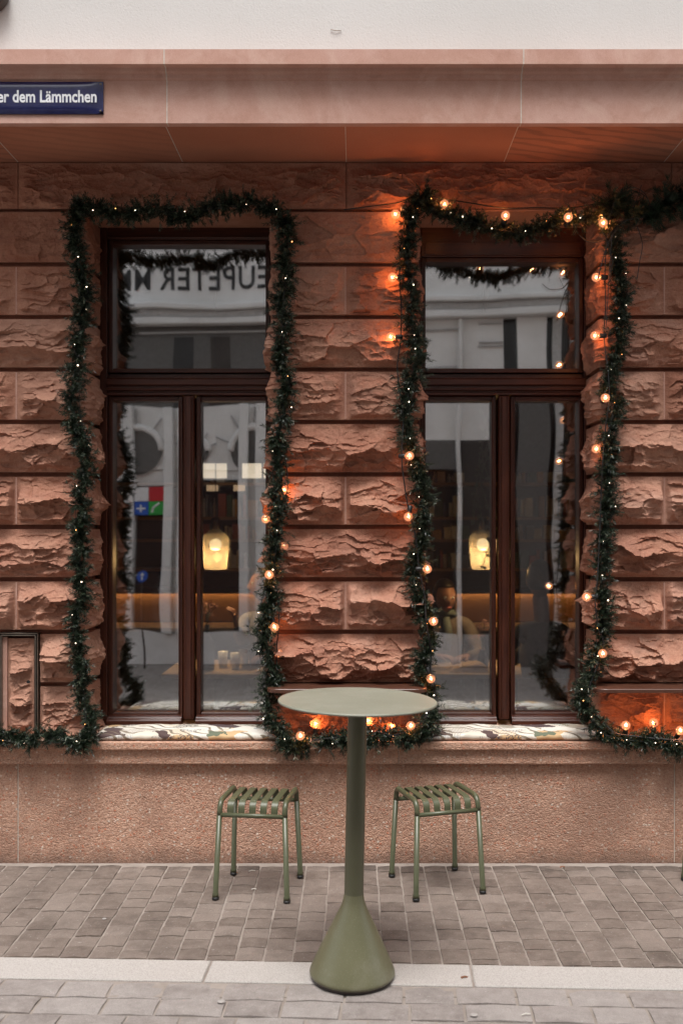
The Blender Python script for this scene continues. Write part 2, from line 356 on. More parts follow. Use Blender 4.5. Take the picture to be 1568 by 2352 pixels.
# far side of the street
a = NT('opposite_white_render'); c = a.ramp(a.noise(1.3, 6, .65), [(.35, (.70, .69, .67)), (.65, (.88, .875, .86))]); M['owhite'] = a.fin(Base__Color=c, Roughness=.9)
M['ogrey'] = plain('opposite_grey_trim', (.50, .49, .48), .85)
M['omid'] = plain('opposite_half_dark_panel', (.13, .125, .12), .5)
M['odark'] = plain('opposite_dark_glazing', (.020, .020, .022), .15)
M['obrown'] = plain('opposite_dark_door', (.05, .042, .038), .6)
M['oletter'] = plain('dark_shop_lettering', (.03, .03, .032), .6)
for n_, c_ in (('red', (.55, .02, .03)), ('blue', (.02, .10, .50)), ('green', (.03, .38, .06)), ('white', (.8, .8, .8)), ('cyan', (.02, .42, .70)), ('amber', (.55, .22, .05))):
    M['p' + n_] = plain('print_' + n_, c_, .6)
# interior
M['iwall'] = plain('cafe_dark_wall', (.060, .045, .038), .9)
M['iwarm'] = plain('cafe_oak_panel', (.30, .16, .07), .6)
M['ifloor'] = plain('cafe_floor', (.10, .07, .05), .5)
M['iwood'] = plain('cafe_table_oak', (.42, .29, .18), .45)
M['brass'] = plain('brushed_brass', (.55, .42, .28), .25, 1.0)
M['led'] = emit('led_strip', (1.0, .55, .22), 7.0)
M['skin'] = plain('skin', (.34, .16, .10), .6)
M['hair'] = plain('dark_hair', (.012, .009, .008), .4)
M['coat'] = plain('beige_coat', (.13, .095, .065), .9)
M['blouse'] = plain('pale_grey_jumper', (.26, .25, .245), .9)
M['shirt'] = plain('cream_shirt', (.20, .17, .14), .9)
M['scarf'] = plain('patterned_scarf', (.12, .13, .10), .9)
M['trouser'] = plain('dark_trousers', (.03, .03, .04), .9)
M['paperbag'] = plain('brown_paper', (.45, .28, .12), .8)
M['china'] = plain('white_china', (.75, .72, .68), .25)
M['leafp'] = plain('pale_leaves', (.16, .20, .13), .6)
M['petal'] = plain('dried_flowers', (.35, .16, .12), .8)
a = NT('ribbed_amber_glass')
t = a.t; tr = t.nodes.new('ShaderNodeBsdfTransparent'); tr.inputs[0].default_value = (.80, .68, .48, 1)
gl = t.nodes.new('ShaderNodeBsdfGlossy'); gl.inputs['Roughness'].default_value = .2; gl.inputs[0].default_value = (1, .85, .6, 1)
tl = t.nodes.new('ShaderNodeBsdfTranslucent'); tl.inputs[0].default_value = (.080, .066, .046, 1)
mp = a.n('ShaderNodeMapping', 0, Vector=a.obj, Scale=(1, 1, 1)); h = a.vor(95, vec=mp, rnd=0.0)
bn = a.bump(h, 1.0, .01); t.links.new(bn, gl.inputs['Normal']); t.links.new(bn, tl.inputs['Normal'])
m1 = t.nodes.new('ShaderNodeMixShader'); m1.inputs[0].default_value = .62; t.links.new(tr.outputs[0], m1.inputs[1]); t.links.new(tl.outputs[0], m1.inputs[2])
m2 = t.nodes.new('ShaderNodeMixShader'); m2.inputs[0].default_value = .15; t.links.new(m1.outputs[0], m2.inputs[1]); t.links.new(gl.outputs[0], m2.inputs[2]); t.links.new(m2.outputs[0], a.out.inputs[0])
M['lampglass'] = a.m
M['lampbulb'] = emit('fairy_pendant_bulb', (1.0, .88, .70), 2.6)

# ------------------------------------------------------------------ the building: rock-faced wall
building = empty('building', (0, 0.1, 0), 0, 'red sandstone shopfront with rock-faced blocks, smooth cornice, white plaster above and two tall windows', 'building')
building.location = (0, 0, 0)
YB = .10                                   # arris plane of the blocks
JL1, JR1, JL2, JR2 = -1.402, -.442, .328, 1.262     # jambs of the two openings
ZSILL = ax and azz(1705, -.02)
def conch(s, z, ca, cb, rs, s0, s1, z0, z1):
    ns = int((s1 - s0) / ca) + 3; nz = int((z1 - z0) / cb) + 3
    F = np.full(s.shape, 9.0); P = np.zeros(s.shape)
    for i in range(-1, ns):
        for j in range(-1, nz):
            cx = s0 + (i + .5 + rs.uniform(-.48, .48)) * ca; cz = z0 + (j + .5 + rs.uniform(-.48, .48)) * cb
            w = rs.uniform(0, .30); th = rs.uniform(-.35, .35); k = rs.uniform(.75, 1.25); gx = rs.uniform(-.5, .5); gz = rs.uniform(-.2, .8)
            dx = (s - cx) / ca; dz = (z - cz) / cb
            u = dx * math.cos(th) + dz * math.sin(th) * .6; v = -dx * math.sin(th) * .6 + dz * math.cos(th)
            d = (u * u * k + v * v / k) * 1.25 + w + .0
            pl = gx * dx - gz * dz
            better = d < F
            P = np.where(better, pl, P); F = np.where(better, d, F)
    return np.minimum(F, 1.4), P
def sstep(x): x = np.clip(x, 0, 1); return x * x * (3 - 2 * x)
def rock_block(x0, x1, z0, z1, lrev, rrev, B, A, seed, parent=None, flat=None, name='stone', crest=None, butt=.022, dsp=.0048):
    rs = np.random.RandomState(seed)
    DEP = .295
    pts = []
    if lrev: pts += [(x0, YB + DEP - t) for t in np.arange(0, DEP, dsp)]
    n = max(2, int(round((x1 - x0) / dsp))); pts += [(x0 + (x1 - x0) * t / n, YB) for t in range(n + 1)]
    if rrev: pts += [(x1, YB + t) for t in np.arange(dsp, DEP + dsp, dsp)]
    p = np.array(pts); 
    kk = 9; q = np.vstack([np.repeat(p[:1], kk // 2, 0), p, np.repeat(p[-1:], kk // 2, 0)])
    sm = np.stack([np.convolve(q[:, i], np.ones(kk) / kk, 'valid') for i in (0, 1)], 1)
    if lrev or rrev:
        kx = 6
        if not lrev: sm[:kx] = p[:kx]
        if not rrev: sm[-kx:] = p[-kx:]
        p = sm
    t = np.gradient(p, axis=0); t /= np.linalg.norm(t, axis=1)[:, None] + 1e-9
    nx, ny = t[:, 1], -t[:, 0]
    L = np.concatenate([[0], np.cumsum(np.linalg.norm(np.diff(p, axis=0), axis=1))]); tot = L[-1]
    side = 1 - .34 * sstep((np.abs(nx) - .2) / .6)
    nz = max(6, int(round((z1 - z0) / dsp))); v = np.linspace(0, 1, nz + 1)
    SS, VV = np.meshgrid(L, v); ZZ = z0 + (z1 - z0) * VV
    o1, o2 = rs.uniform(0, 60, 2); H = z1 - z0
    ws = SS + .05 * (fbm(SS * 7 + o1, ZZ * 9 + o2, 1) - .5) + .016 * (fbm(SS * 30 + o1, ZZ * 30 + o2, 3) - .5)
    wz = ZZ + .040 * (fbm(SS * 6 + o2, ZZ * 6 + o1, 2) - .5) + .014 * (fbm(SS * 34 + o2, ZZ * 34, 4) - .5)
    F1, P1 = conch(ws, wz, rs.uniform(.12, .19), rs.uniform(.075, .120), rs, 0, tot, z0, z1)
    F2, P2 = conch(ws, wz, .07, .030, rs, 0, tot, z0, z1)
    rgh = fbm(SS * 55 + o1, ZZ * 75 + o2, 5, 3) - .5
    rdg = np.abs(2 * fbm(ws * 6 + o2, wz * 17 + o1, 9, 3) - 1) ** .8
    cr = (crest if crest is not None else rs.uniform(.42, .66)) + .22 * (fbm(SS * 5 + o1, SS * 0 + o2, 7) - .5) + .06 * (fbm(SS * 30 + o1, SS * 0 + o2, 8) - .5)
    up = sstep((1 - VV) / (1 - cr) * .92) ** .85; dn = .50 + .50 * sstep((VV - .0) / cr)
    foot = sstep(VV / .13)
    prof = np.where(VV > cr, up, dn) * foot
    em = side.copy()
    em *= sstep(L / .05) * .85 + .15 if lrev else sstep((L - .006) / butt)
    em *= (sstep((tot - L) / .05) * .85 + .15) if rrev else sstep((tot - L - .006) / butt)
    edge = np.minimum(sstep((1 - VV) / .16), sstep(VV / .10)) * em[None, :]
    low = 1 - .50 * sstep((VV - cr - .02) / .12)          # calmer slope above the crest
    d = B * prof * em[None, :] + 1.35 * A * edge * low * (.85 * (F1 - .45) + 1.15 * P1 + .26 * (F2 - .5) + .42 * P2 - .16 * (rdg - .35)) + .0085 * rgh * (.35 + edge)
    if flat is not None: d = d * flat
    d = np.maximum(d, -.012)
    X = p[None, :, 0] + nx[None, :] * d; Y = p[None, :, 1] + ny[None, :] * d
    # turned-back rim so the stone has depth in the joints
    back = .042
    bx = p[:, 0] - nx * back; by = p[:, 1] - ny * back
    X = np.vstack([bx, X, bx]); Y = np.vstack([by, Y, by]); Z = np.vstack([ZZ[:1], ZZ, ZZ[-1:]])
    if not lrev: X = np.hstack([X[:, :1], X]); Y = np.hstack([np.full((Y.shape[0], 1), YB + back), Y]); Z = np.hstack([Z[:, :1], Z])
    if not rrev: X = np.hstack([X, X[:, -1:]]); Y = np.hstack([Y, np.full((Y.shape[0], 1), YB + back)]); Z = np.hstack([Z, Z[:, -1:]])
    r, c = X.shape; V = np.stack([X, Y, Z], -1).reshape(-1, 3)
    idx = np.arange(r * c).reshape(r, c); F = np.stack([idx[:-1, :-1], idx[:-1, 1:], idx[1:, 1:], idx[1:, :-1]], -1).reshape(-1, 4)
    me = npmesh(name, V, F)
    me.polygons.foreach_set('use_smooth', [True] * len(me.polygons))
    me.set_sharp_from_angle(angle=R(30))
    o = link(name, me, M['rock'], parent or building); o.modifiers.clear() if False else None
    return o
g_top = [602 + 120.6 * k for k in range(9)]
courses = [(487, 602)] + [(g_top[k] + 10.5, g_top[k + 1]) for k in range(8)] + [(g_top[8] + 10.5, 1706)]
amps = [(.016, .030), (.022, .034), (.036, .040), (.040, .044), (.046, .048), (.046, .050), (.048, .050), (.048, .052), (.050, .054), (.026, .032)]
G = .0022
seed = 11
for k, (ya, yb) in enumerate(courses):
    z1, z0 = azz(ya, YB), azz(yb, YB); B, A = amps[k]; B *= 1.18; A *= .86; odd = k % 2 == 1
    segs = []
    if k < 8:
        segs += [(-2.62, -1.764, 0, 0), (-1.764, JL1, 0, 1)] if odd else [(-2.2, JL1, 0, 1)]
    else:
        segs += [(-2.62, -1.853, 0, 0), (-1.642, JL1, 0, 1)]
    segs += [(JR1, -.054, 1, 0), (-.054, JL2, 0, 1)] if odd and k < 9 else [(JR1, JL2, 1, 1)]
    segs += [(JR2, 1.602, 1, 0), (1.602, 2.45, 0, 0)] if odd else [(JR2, 2.2, 1, 0)]
    for (x0, x1, l, r) in segs:
        seed += 1
        bt = .055 if odd and k in (1, 3) else .022
        rock_block(x0 + (0 if l else G), x1 - (0 if r else G), z0, z1, l, r, B * random.uniform(.85, 1.15), A * random.uniform(.85, 1.15), seed, butt=bt)
    for xj in ([-1.764, -.054, 1.602] if odd and k < 8 else ([1.602] if k == 9 else [])):
        boxobj('joint_mortar', M['smooth'], building, xj - .0030, xj + .0030, YB - .002, YB + .03, z0 + .003, z1 - .003)
for x0, x1 in ((-2.6, -1.755), (-1.755, -.05), (-.05, 1.64), (1.64, 2.5)):
    seed += 1
    rock_block(x0 + G, x1 - G, azz(479, YB), azz(374, YB), 0, 0, .024, .034, seed, butt=.05, crest=.6)
# masonry behind the joints, the smooth lintels, the cut stone panel door
for x0, x1 in ((-7, JL1 - .03), (JR1 + .03, JL2 - .03), (JR2 + .03, 7)):
    boxobj('backing_masonry', M['jointdark'], building, x0, x1, YB + .032, .60, .55, 3.60)
for x0, x1 in ((JL1 - .03, JR1 + .03), (JL2 - .03, JR2 + .03)):
    boxobj('lintel_stone', M['rock'], building, x0 - .02, x1 + .02, YB + .006, .60, azz(484.5, YB), azz(480, YB), .002)
    boxobj('backing_masonry', M['jointdark'], building, x0, x1, YB + .034, .595, azz(480, YB) + .002, 3.60)
za, zb = azz(1459, .06), .60
pan = rock_block(-1.806, -1.672, zb + .02, za - .02, 0, 0, .014, .034, 991, name='panel_door', butt=.02, crest=.8, dsp=.004)
pan['label'] = 'tall rock-faced stone panel in a thin steel frame'
boxobj('panel_strip', M['smooth'], building, -1.835, -1.808, YB - .01, YB + .03, zb, za - .012)
bm = bmesh.new()
for x in (-1.851, -1.836, -1.659, -1.650):
    box(bm, x, x + .0045, YB - .030 if x > -1.84 and x < -1.655 else YB - .022, YB + .03, zb, za + (.0 if -1.84 < x < -1.655 else .009))
box(bm, -1.8315, -1.659, YB - .030, YB + .03, za - .0045, za); box(bm, -1.8465, -1.650, YB - .022, YB + .03, za + .0045, za + .009)
obj('panel_frame', bm, M['metal_frame'], pan)
bm = bmesh.new(); lathe(bm, [(0, 0), (.0085, 0), (.0085, .004), (0, .004)], 14)
o = obj('lock_hole', bm, M['black'], pan); o.rotation_euler = (R(90), 0, 0); o.location = at(66, 1568 + 60 - 62, YB - .028)

# cornice
ZF0, ZF1, ZS = azz(283, -.44), azz(147, -.51), azz(372, YB)
prof = [(-.51, ZF1), (-.51, azz(113, -.51)), (.0, azz(113, -.51)), (.0, ZF0 + .03), (-.385, ZF0 + .03), (-.400, ZF0), (-.44, ZF0), (-.44, ZF1 - .046), (-.452, ZF1 - .040), (-.452, ZF1 - .022), (-.468, ZF1 - .016), (-.474, ZF1)]
cj = [-4.18, -2.53, -.879, .769, 2.42, 4.07]
for x0, x1 in zip(cj, cj[1:]):
    o = prism_x('cornice_stone', prof, x0 + .0028, x1 - .0028, M['smooth'], building)
for x in cj[1:-1]:
    prism_x('cornice_joint', [(y + .0008 if y > -.3 else y - .0008, z) for y, z in [(-.51, ZF1), (-.51, azz(113, -.51)), (-.3, azz(113, -.51)), (-.3, ZF0 + .03), (-.385, ZF0 + .03), (-.400, ZF0 - .0), (-.44, ZF0), (-.44, ZF1 - .046), (-.452, ZF1 - .040), (-.452, ZF1 - .022), (-.468, ZF1 - .016), (-.474, ZF1)]], x - .0026, x + .0026, M['mortar'], building)
sj = [-3.4, -2.58, -1.755, -.9, -.05, .769, 1.60, 2.44, 3.3]
for x0, x1 in zip(sj, sj[1:]):
    boxobj('soffit_stone', M['soffit'], building, x0 + .002, x1 - .002, -.382, .15, ZS, ZS + .15)
for x in sj[1:-1]:
    boxobj('soffit_joint', M['mortar'], building, x - .0018, x + .0018, -.382, .10, ZS - .0008, ZS + .1)
boxobj('backing_masonry', M['jointdark'], building, -7, 7, .02, .60, ZF0 + .17, azz(113, -.51) - .003)
boxobj('plaster_wall', M['plaster'], building, -7, 7, -.33, .60, azz(113, -.51), 10.5)
boxobj('end_wall', M['plaster'], building, -7.0, -4.18, -.43, .0, 3.45, azz(113, -.51) - .003)
boxobj('end_wall', M['plaster'], building, 4.07, 7.0, -.43, .0, 3.45, azz(113, -.51) - .003)

# sill and plinth of washed concrete
zt, zm, zq = azz(1705, -.06), azz(1722, -.06), azz(1755, -.035)
ss = [-3.1, -1.48, .217, 1.95, 3.6]
for x0, x1 in zip(ss, ss[1:]):
    prism_x('sill_stone', [(-.06, zm + .002), (-.060, zt - .004), (-.056, zt), (.52, zt), (.52, zq + .05), (.05, zq), (-.035, zq), (-.037, zq + .004), (-.037, zm - .012), (-.046, zm)], x0 + .0015, x1 - .0015, M['washed'], building)
pj = [-3.4, -1.722, 1.624, 4.9]
for x0, x1 in zip(pj, pj[1:]):
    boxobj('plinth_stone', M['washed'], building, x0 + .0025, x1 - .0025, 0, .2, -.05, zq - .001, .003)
boxobj('backing_masonry', M['jointdark'], building, -7, 7, .012, .60, -.05, .56)
for x in pj[1:-1]: boxobj('plinth_joint', M['mortar'], building, x - .0025, x + .0025, .004, .02, 0, zq - .003)
for x in ss[1:-1]: boxobj('sill_joint', M['mortar'], building, x - .0015, x + .0015, -.034, .02, zq + .001, zt - .03)

# windows
def window(gx0, gx1, mx0, mx1, fx0, fx1, top_py):
    YG, F0, YP = .452, .385, .43
    zt_, z1, z2, zb_, zf = azz(top_py, YP), azz(848, YP), azz(922, YP), azz(1635, YP), azz(1653, .39)
    ztop = azz(484.5, YB) + .006
    bm = bmesh.new(); box(bm, fx0, gx0 - .026, F0, .50, zf - .03, ztop, .003)
    w = obj('window', bm, M['wood'], building)
    boxobj('jamb_post', M['wood'], w, gx1 + .026, fx1, F0, .50, zf - .03, ztop, .003)
    boxobj('head_rail', M['woodh'], w, gx0 - .025, gx1 + .025, F0 + .002, .50, zt_ + .0255, ztop, .003)
    if top_py > 590:
        boxobj('head_panel', M['woodh'], w, gx0 - .006, gx1 + .006, F0 - .006, F0 + .001, zt_ + .034, azz(560, YP) - .004, .002)
    else: boxobj('head_bead', M['woodh'], w, gx0 - .02, gx1 + .02, F0 - .008, F0 + .001, zt_ + .030, zt_ + .038, .002)
    f = F0 - .25
    prism_x('transom', [(.50, z1 - .03), (.285 + f, z1 - .03), (.285 + f, z1 - .05), (F0 - .012, z1 - .058), (F0 - .022, z1 - .066), (F0 - .022, z1 - .094), (F0 - .008, z1 - .100), (F0 - .008, z1 - .108), (F0 - .018, z1 - .112), (F0 - .018, z1 - .122), (F0, z1 - .127), (F0, z1 - .135), (F0 - .008, z1 - .139), (F0 - .008, z1 - .148), (.27 + f, z2 + .026), (.50, z2 + .026)], gx0 - .0255, gx1 + .0255, M['woodh'], w)
    mc = (mx0 + mx1) / 2
    boxobj('mullion', M['wood'], w, mc - .030, mc + .030, F0 - .014, .44, zf + .004, z2 + .024, .006)
    boxobj('cover_strip', M['wood'], w, mc - .017, mc + .017, F0 - .026, F0 - .0145, zf + .01, z2 + .020, .004)
    def sash(x0, x1, za_, zb2, rail):
        e = .024
        for a0, a1, q in ((x0 - e, x0, -1), (x1, x1 + e, 1)):
            boxobj('stile', M['wood'], w, a0, a1, .403, .485, za_ - e, zb2 + e, .003)
            c = x0 - .008 if q < 0 else x1 + .002
            boxobj('bead', M['wood'], w, c, c + .006, .395, .4025, za_ - .004, zb2 + .004, .001)
        boxobj('rail', M['woodh'], w, x0 + .0005, x1 - .0005, .404, .484, zb2, zb2 + e, .003); boxobj('rail', M['woodh'], w, x0 + .0005, x1 - .0005, .404, .484, za_ - e, za_, .003)
        if rail:
            prism_x('weather_rail', [(.268 + f, za_ - .010), (.240 + f, za_ - .018), (.236 + f, za_ - .024), (.222 + f, za_ - .030), (.216 + f, za_ - .036), (.216 + f, za_ - .056), (.30 + f, za_ - .056), (.30 + f, za_ - .008)], x0 - e + .002, x1 + e - .002, M['woodh'], w)
        for yy in (YG, YG + .020):
            bm = bmesh.new(); bm.faces.new([bm.verts.new((x, yy, z)) for x, z in ((x0 - .004, za_ - .004), (x1 + .004, za_ - .004), (x1 + .004, zb2 + .004), (x0 - .004, zb2 + .004))])
            obj('pane', bm, M['glass'], w)
    sash(gx0, gx1, z1, zt_, False)
    sash(gx0, mx0, zb_, z2, True); sash(mx1, gx1, zb_, z2, True)
    return w
w1 = window(ax(262, .43), ax(611, .43), ax(412, .43), ax(463, .43), JL1 - .012, JR1 + .012, 565); w1['label'] = 'tall dark wooden window with shop lettering reflected in its top pane'
w2 = window(ax(976, .43), ax(1326, .43), ax(1127, .43), ax(1180, .43), JL2 - .012, JR2 + .012, 605); w2['label'] = 'tall dark wooden window with warm bulbs around it and diners behind'

# shelves
def shelf(x0, x1, label):
    zt_ = azz(1583, -.10); r = .06; pts = [(x0 - .0, YB + .03)]
    pts += [(x0 + r - r * math.cos(t), -.10 + r - r * math.sin(t)) for t in np.linspace(0, math.pi / 2, 7)]
    pts += [(x1 - r + r * math.sin(t), -.10 + r - r * math.cos(t)) for t in np.linspace(0, math.pi / 2, 7)]
    pts += [(x1, YB + .03)]
    bm = bmesh.new(); a = [bm.verts.new((x, y, zt_ - .019)) for x, y in pts]; b = [bm.verts.new((x, y, zt_)) for x, y in pts]
    bm.faces.new(b); bm.faces.new(a[::-1])
    for i in range(len(pts)): bm.faces.new((a[i], a[(i + 1) % len(pts)], b[(i + 1) % len(pts)], b[i]))
    bmesh.ops.recalc_face_normals(bm, faces=bm.faces[:])
    bmesh.ops.bevel(bm, geom=[e for e in bm.edges if abs(e.verts[0].co.z - e.verts[1].co.z) < 1e-5 and e.verts[0].co.z > zt_ - .01 and min(e.verts[0].co.y, e.verts[1].co.y) < .12], offset=.003, segments=1, affect='EDGES')
    c = ((x0 + x1) / 2, 0, zt_)
    tag(obj('wall_shelf', bm, M['shelfmetal']), label, 'shelf', 'brown shelves under the lowest stone courses')
shelf(ax(611, -.10), ax(982, -.10), 'narrow brown shelf with rounded corners on the pier between the windows')
shelf(ax(1366, -.10), 2.15, 'narrow brown shelf with rounded corner beside the right window, cut by the picture edge')

# street sign
sx1 = ax(238, -.446); sx0 = sx1 - .68; sz1, sz0 = azz(188, -.446), azz(262, -.446)
sg = empty('street_sign', ((sx0 + sx1) / 2, -.446, (sz0 + sz1) / 2), 0, 'blue enamel street name sign with white lettering on the cornice', 'sign')
hw, hh = (sx1 - sx0) / 2, (sz1 - sz0) / 2
nx_, nz_ = 24, 12; V = []; F = []
for j in range(nz_ + 1):
    for i in range(nx_ + 1):
        u = i / nx_ * 2 - 1; v = j / nz_ * 2 - 1
        V.append((u * hw, -.002 - .010 * (1 - abs(u) ** 8) * (1 - abs(v) ** 4), v * hh))
for j in range(nz_):
    for i in range(nx_): k = j * (nx_ + 1) + i; F.append((k, k + 1, k + nx_ + 2, k + nx_ + 1))
me = npmesh('sign_plate', V, F); me.polygons.foreach_set('use_smooth', [True] * len(me.polygons)); link('sign_plate', me, M['signblue'], sg)
boxobj('sign_rim', M['signblue'], sg, -hw, hw, -.002, .005, -hh, hh)
def text(name, body, m, parent, loc, rot, size, sx=1.0, bold=0.0, ext=.0006, align='LEFT', space=1.0):
    c = bpy.data.curves.new(name, 'FONT'); c.body = body; c.size = size; c.align_x = align; c.align_y = 'CENTER'; c.offset = bold; c.extrude = ext; c.space_character = space
    c.resolution_u = 4
    o = bpy.data.objects.new(name, c); COL.objects.link(o)
    me = bpy.data.meshes.new_from_object(o.evaluated_get(bpy.context.evaluated_depsgraph_get())); bpy.data.objects.remove(o)
    o = link(name, me, m, parent, loc); o.rotation_euler = rot; o.scale = (sx, 1, 1); o['kind'] = 'stuff'
    return o
text('lettering', 'Hinter dem Lämmchen', M['signwhite'], sg, (hw - .026, -.0128, -.001), (R(90), 0, 0), .078, .785, .0018, .0006, 'RIGHT')
for u, v in ((1, 1), (1, -1), (-1, 1), (-1, -1)):
    bm = bmesh.new(); lathe(bm, [(0, .004), (.004, .003), (.005, 0)], 10); o = obj('screw', bm, M['metal_frame'], sg); o.rotation_euler = (R(90), 0, 0); o.location = (u * (hw - .013), -.003, v * (hh - .013))

# small fixtures
lamp = empty('wall_lamp', at(-22, -12, -.34), 0, 'round dark-rimmed wall lamp cut off by the upper left corner of the picture', 'lamp')
bm = bmesh.new(); lathe(bm, [(.092, 0), (.094, .05), (.088, .056), (.080, .050)], 40); o = obj('lamp_rim', bm, M['darkmetal'], lamp, True); o.rotation_euler = (R(90), 0, 0)
bm = bmesh.new(); lathe(bm, [(.082, .048), (.05, .060), (0, .064)], 40); o = obj('lamp_face', bm, M['greymetal'], lamp, True); o.rotation_euler = (R(90), 0, 0)
for (px, py, s, Y, lb) in ((670, 971, .011, .075, 'small white plastic clip in the stone joint beside the left window garland'), (928, 483, .018, .06, 'white plastic junction clip beside the uppermost bulb left of the right window')):
    bm = bmesh.new(); box(bm, -s, s, -.008, .03, -s, s, .002); box(bm, -s * .5, s * .5, -.012, -.009, -s * .15, s * .15)
    tag(obj('cable_clip', bm, M['whiteclip'], None, loc=at(px, py, Y)), lb, 'clip')
bm = bmesh.new(); tube(bm, [at(759, 68, -.335), at(772, 70, -.337), at(783, 70, -.334)], .0018, 6)
tag(obj('wire_stub', bm, M['metal_frame']), 'short rusty wire stub on the white plaster wall', 'wire')

# ------------------------------------------------------------------ ground
KA = math.atan2(-1.223 + 1.12, 1.266 + 1.415); KO = Vector((-1.415, -1.12, 0))
def kerb_y(x): return KO.y + (x - KO.x) * math.tan(KA)
def unit_stone(seed, bev=.05):
    rs = random.Random(seed); bm = bmesh.new()
    n = 2; top = [[bm.verts.new((-.5 + i / n + (rs.uniform(-.03, .03) if 0 < i < n else rs.uniform(-.012, .012)), -.5 + j / n + rs.uniform(-.02, .02), rs.uniform(-.04, .0))) for i in range(n + 1)] for j in range(n + 1)]
    for j in (0, n):
        for i in (0, n): top[j][i].co.z -= .10
    for j in range(n):
        for i in range(n): bm.faces.new((top[j][i], top[j][i + 1], top[j + 1][i + 1], top[j + 1][i]))
    rim = [top[0][0], top[0][1], top[0][2], top[1][2], top[2][2], top[2][1], top[2][0], top[1][0]]
    low = [bm.verts.new((v.co.x * 1.02, v.co.y * 1.02, -1)) for v in rim]
    for i in range(8): bm.faces.new((rim[i], low[i], low[(i + 1) % 8], rim[(i + 1) % 8]))
    me = bpy.data.meshes.new('stone_shape'); bm.normal_update(); bm.to_mesh(me); bm.free(); return me
def in_view(x, y, z=0, m=30):
    d = y + DW
    if d <= .1: return False
    px = CX + x * FPX / d; py = CY + (EYE - z) * FPX / d
    return -m < px < 1568 + m and py < 2352 + m

ground = boxobj('ground', M['bed'], None, -30, 30, -30, 30, -.3, -.055); tag(ground, kind='structure')
pav = boxobj('pavement', M['bed'], None, -6, 6, -1.45, .02, -.05, -.0058); tag(pav, kind='structure')
shapes = []
for i in range(8):
    me = unit_stone(i); me.materials.append(M['paver']); shapes.append(me)
rs = random.Random(5); cells = []
x = -2.35; cw = .1165
while x < 2.3:
    y = -.042 - rs.uniform(0, .02)
    w_ = cw + rs.uniform(-.004, .004); xc = x + w_ / 2
    ky = kerb_y(xc) + .006
    first = rs.uniform(.05, .10)
    ln = first
    while y - .03 > ky:
        if y - ln < ky + .035: ln = y - ky
        cells.append((xc + rs.uniform(-.0015, .0015), y - ln / 2, w_ - rs.uniform(.006, .010), ln - rs.uniform(.003, .006), rs.uniform(-.0015, .0025)))
        y -= ln; ln = rs.uniform(.092, .112)
    x += w_
vis = sorted([c for c in cells if in_view(c[0], c[1])], key=lambda c: c[1])[:300]; vset = set(vis)
for i, c in enumerate(vis):
    o = bpy.data.objects.new('paver', shapes[i % 8]); COL.objects.link(o); o.parent = pav
    o.location = (c[0], c[1], c[4]); o.scale = (c[2], c[3], .03); o.rotation_euler = (rs.uniform(-.012, .012), rs.uniform(-.012, .012), rs.uniform(-.006, .006) + (math.pi if i % 3 == 0 else 0))
bm = bmesh.new()
for c in cells:
    if c not in vset: box(bm, c[0] - c[2] / 2, c[0] + c[2] / 2, c[1] - c[3] / 2, c[1] + c[3] / 2, -.03, c[4] - .001, .003)
o = obj('outer_pavers', bm, M['paver'], pav); o['kind'] = 'stuff'

road = empty('road', KO, KA, kind='structure')
sh2 = []
for i in range(6):
    me = unit_stone(40 + i); me.materials.append(M['slab']); sh2.append(me)
kerb = empty('kerb', KO, KA, kind='structure')
us = [-4.2, -3.1, -2.2, -.29 + (ax(487, -1.2) - KO.x) - (ax(487, -1.2) - KO.x) + 0]  # joints along the kerb
jx = [-3.2, -2.0, -.99, (ax(482, -1.22) - KO.x), (ax(1085, -1.27) - KO.x), 2.75, 3.6, 4.6, 5.6]
for a0, a1 in zip(jx, jx[1:]):
    bm = bmesh.new(); box(bm, a0 + .004, a1 - .004, -.186, -.008, -.12, .002, .004); obj('kerb_stone', bm, M['granite'], kerb)
y = -.192; row = 0
while row < 7:
    h = .128 + rs.uniform(-.006, .006); u = -2.4 - rs.uniform(0, .2)
    while u < 5.2:
        l = rs.uniform(.18, .245)
        o = bpy.data.objects.new('paving_stone', sh2[rs.randrange(6)]); COL.objects.link(o); o.parent = road
        o.location = (u + l / 2, y - h / 2, -.001 + rs.uniform(-.002, .002)); o.scale = (l - .011, h - .010, .035); o.rotation_euler = (rs.uniform(-.01, .01), rs.uniform(-.01, .01), 0)
        u += l
    y -= h; row += 1
YR = y
boxobj('bedding', M['bed'], road, -2.7, 5.6, YR, -.188, -.05, -.0085)
boxobj('far_paving', M['farroad'], road, -24, 24, -9.5, YR - .002, -.05, -.008)
boxobj('side_paving', M['farroad'], road, -24, -2.75, YR, -.19, -.05, -.0085); boxobj('side_paving', M['farroad'], road, 5.65, 24, YR, -.19, -.05, -.0085)
boxobj('outer_pavement', M['farroad'], pav, -24, -6.0, -1.0, .02, -.05, -.003); boxobj('outer_pavement', M['farroad'], pav, 6.0, 24, -1.3, .02, -.05, -.003)
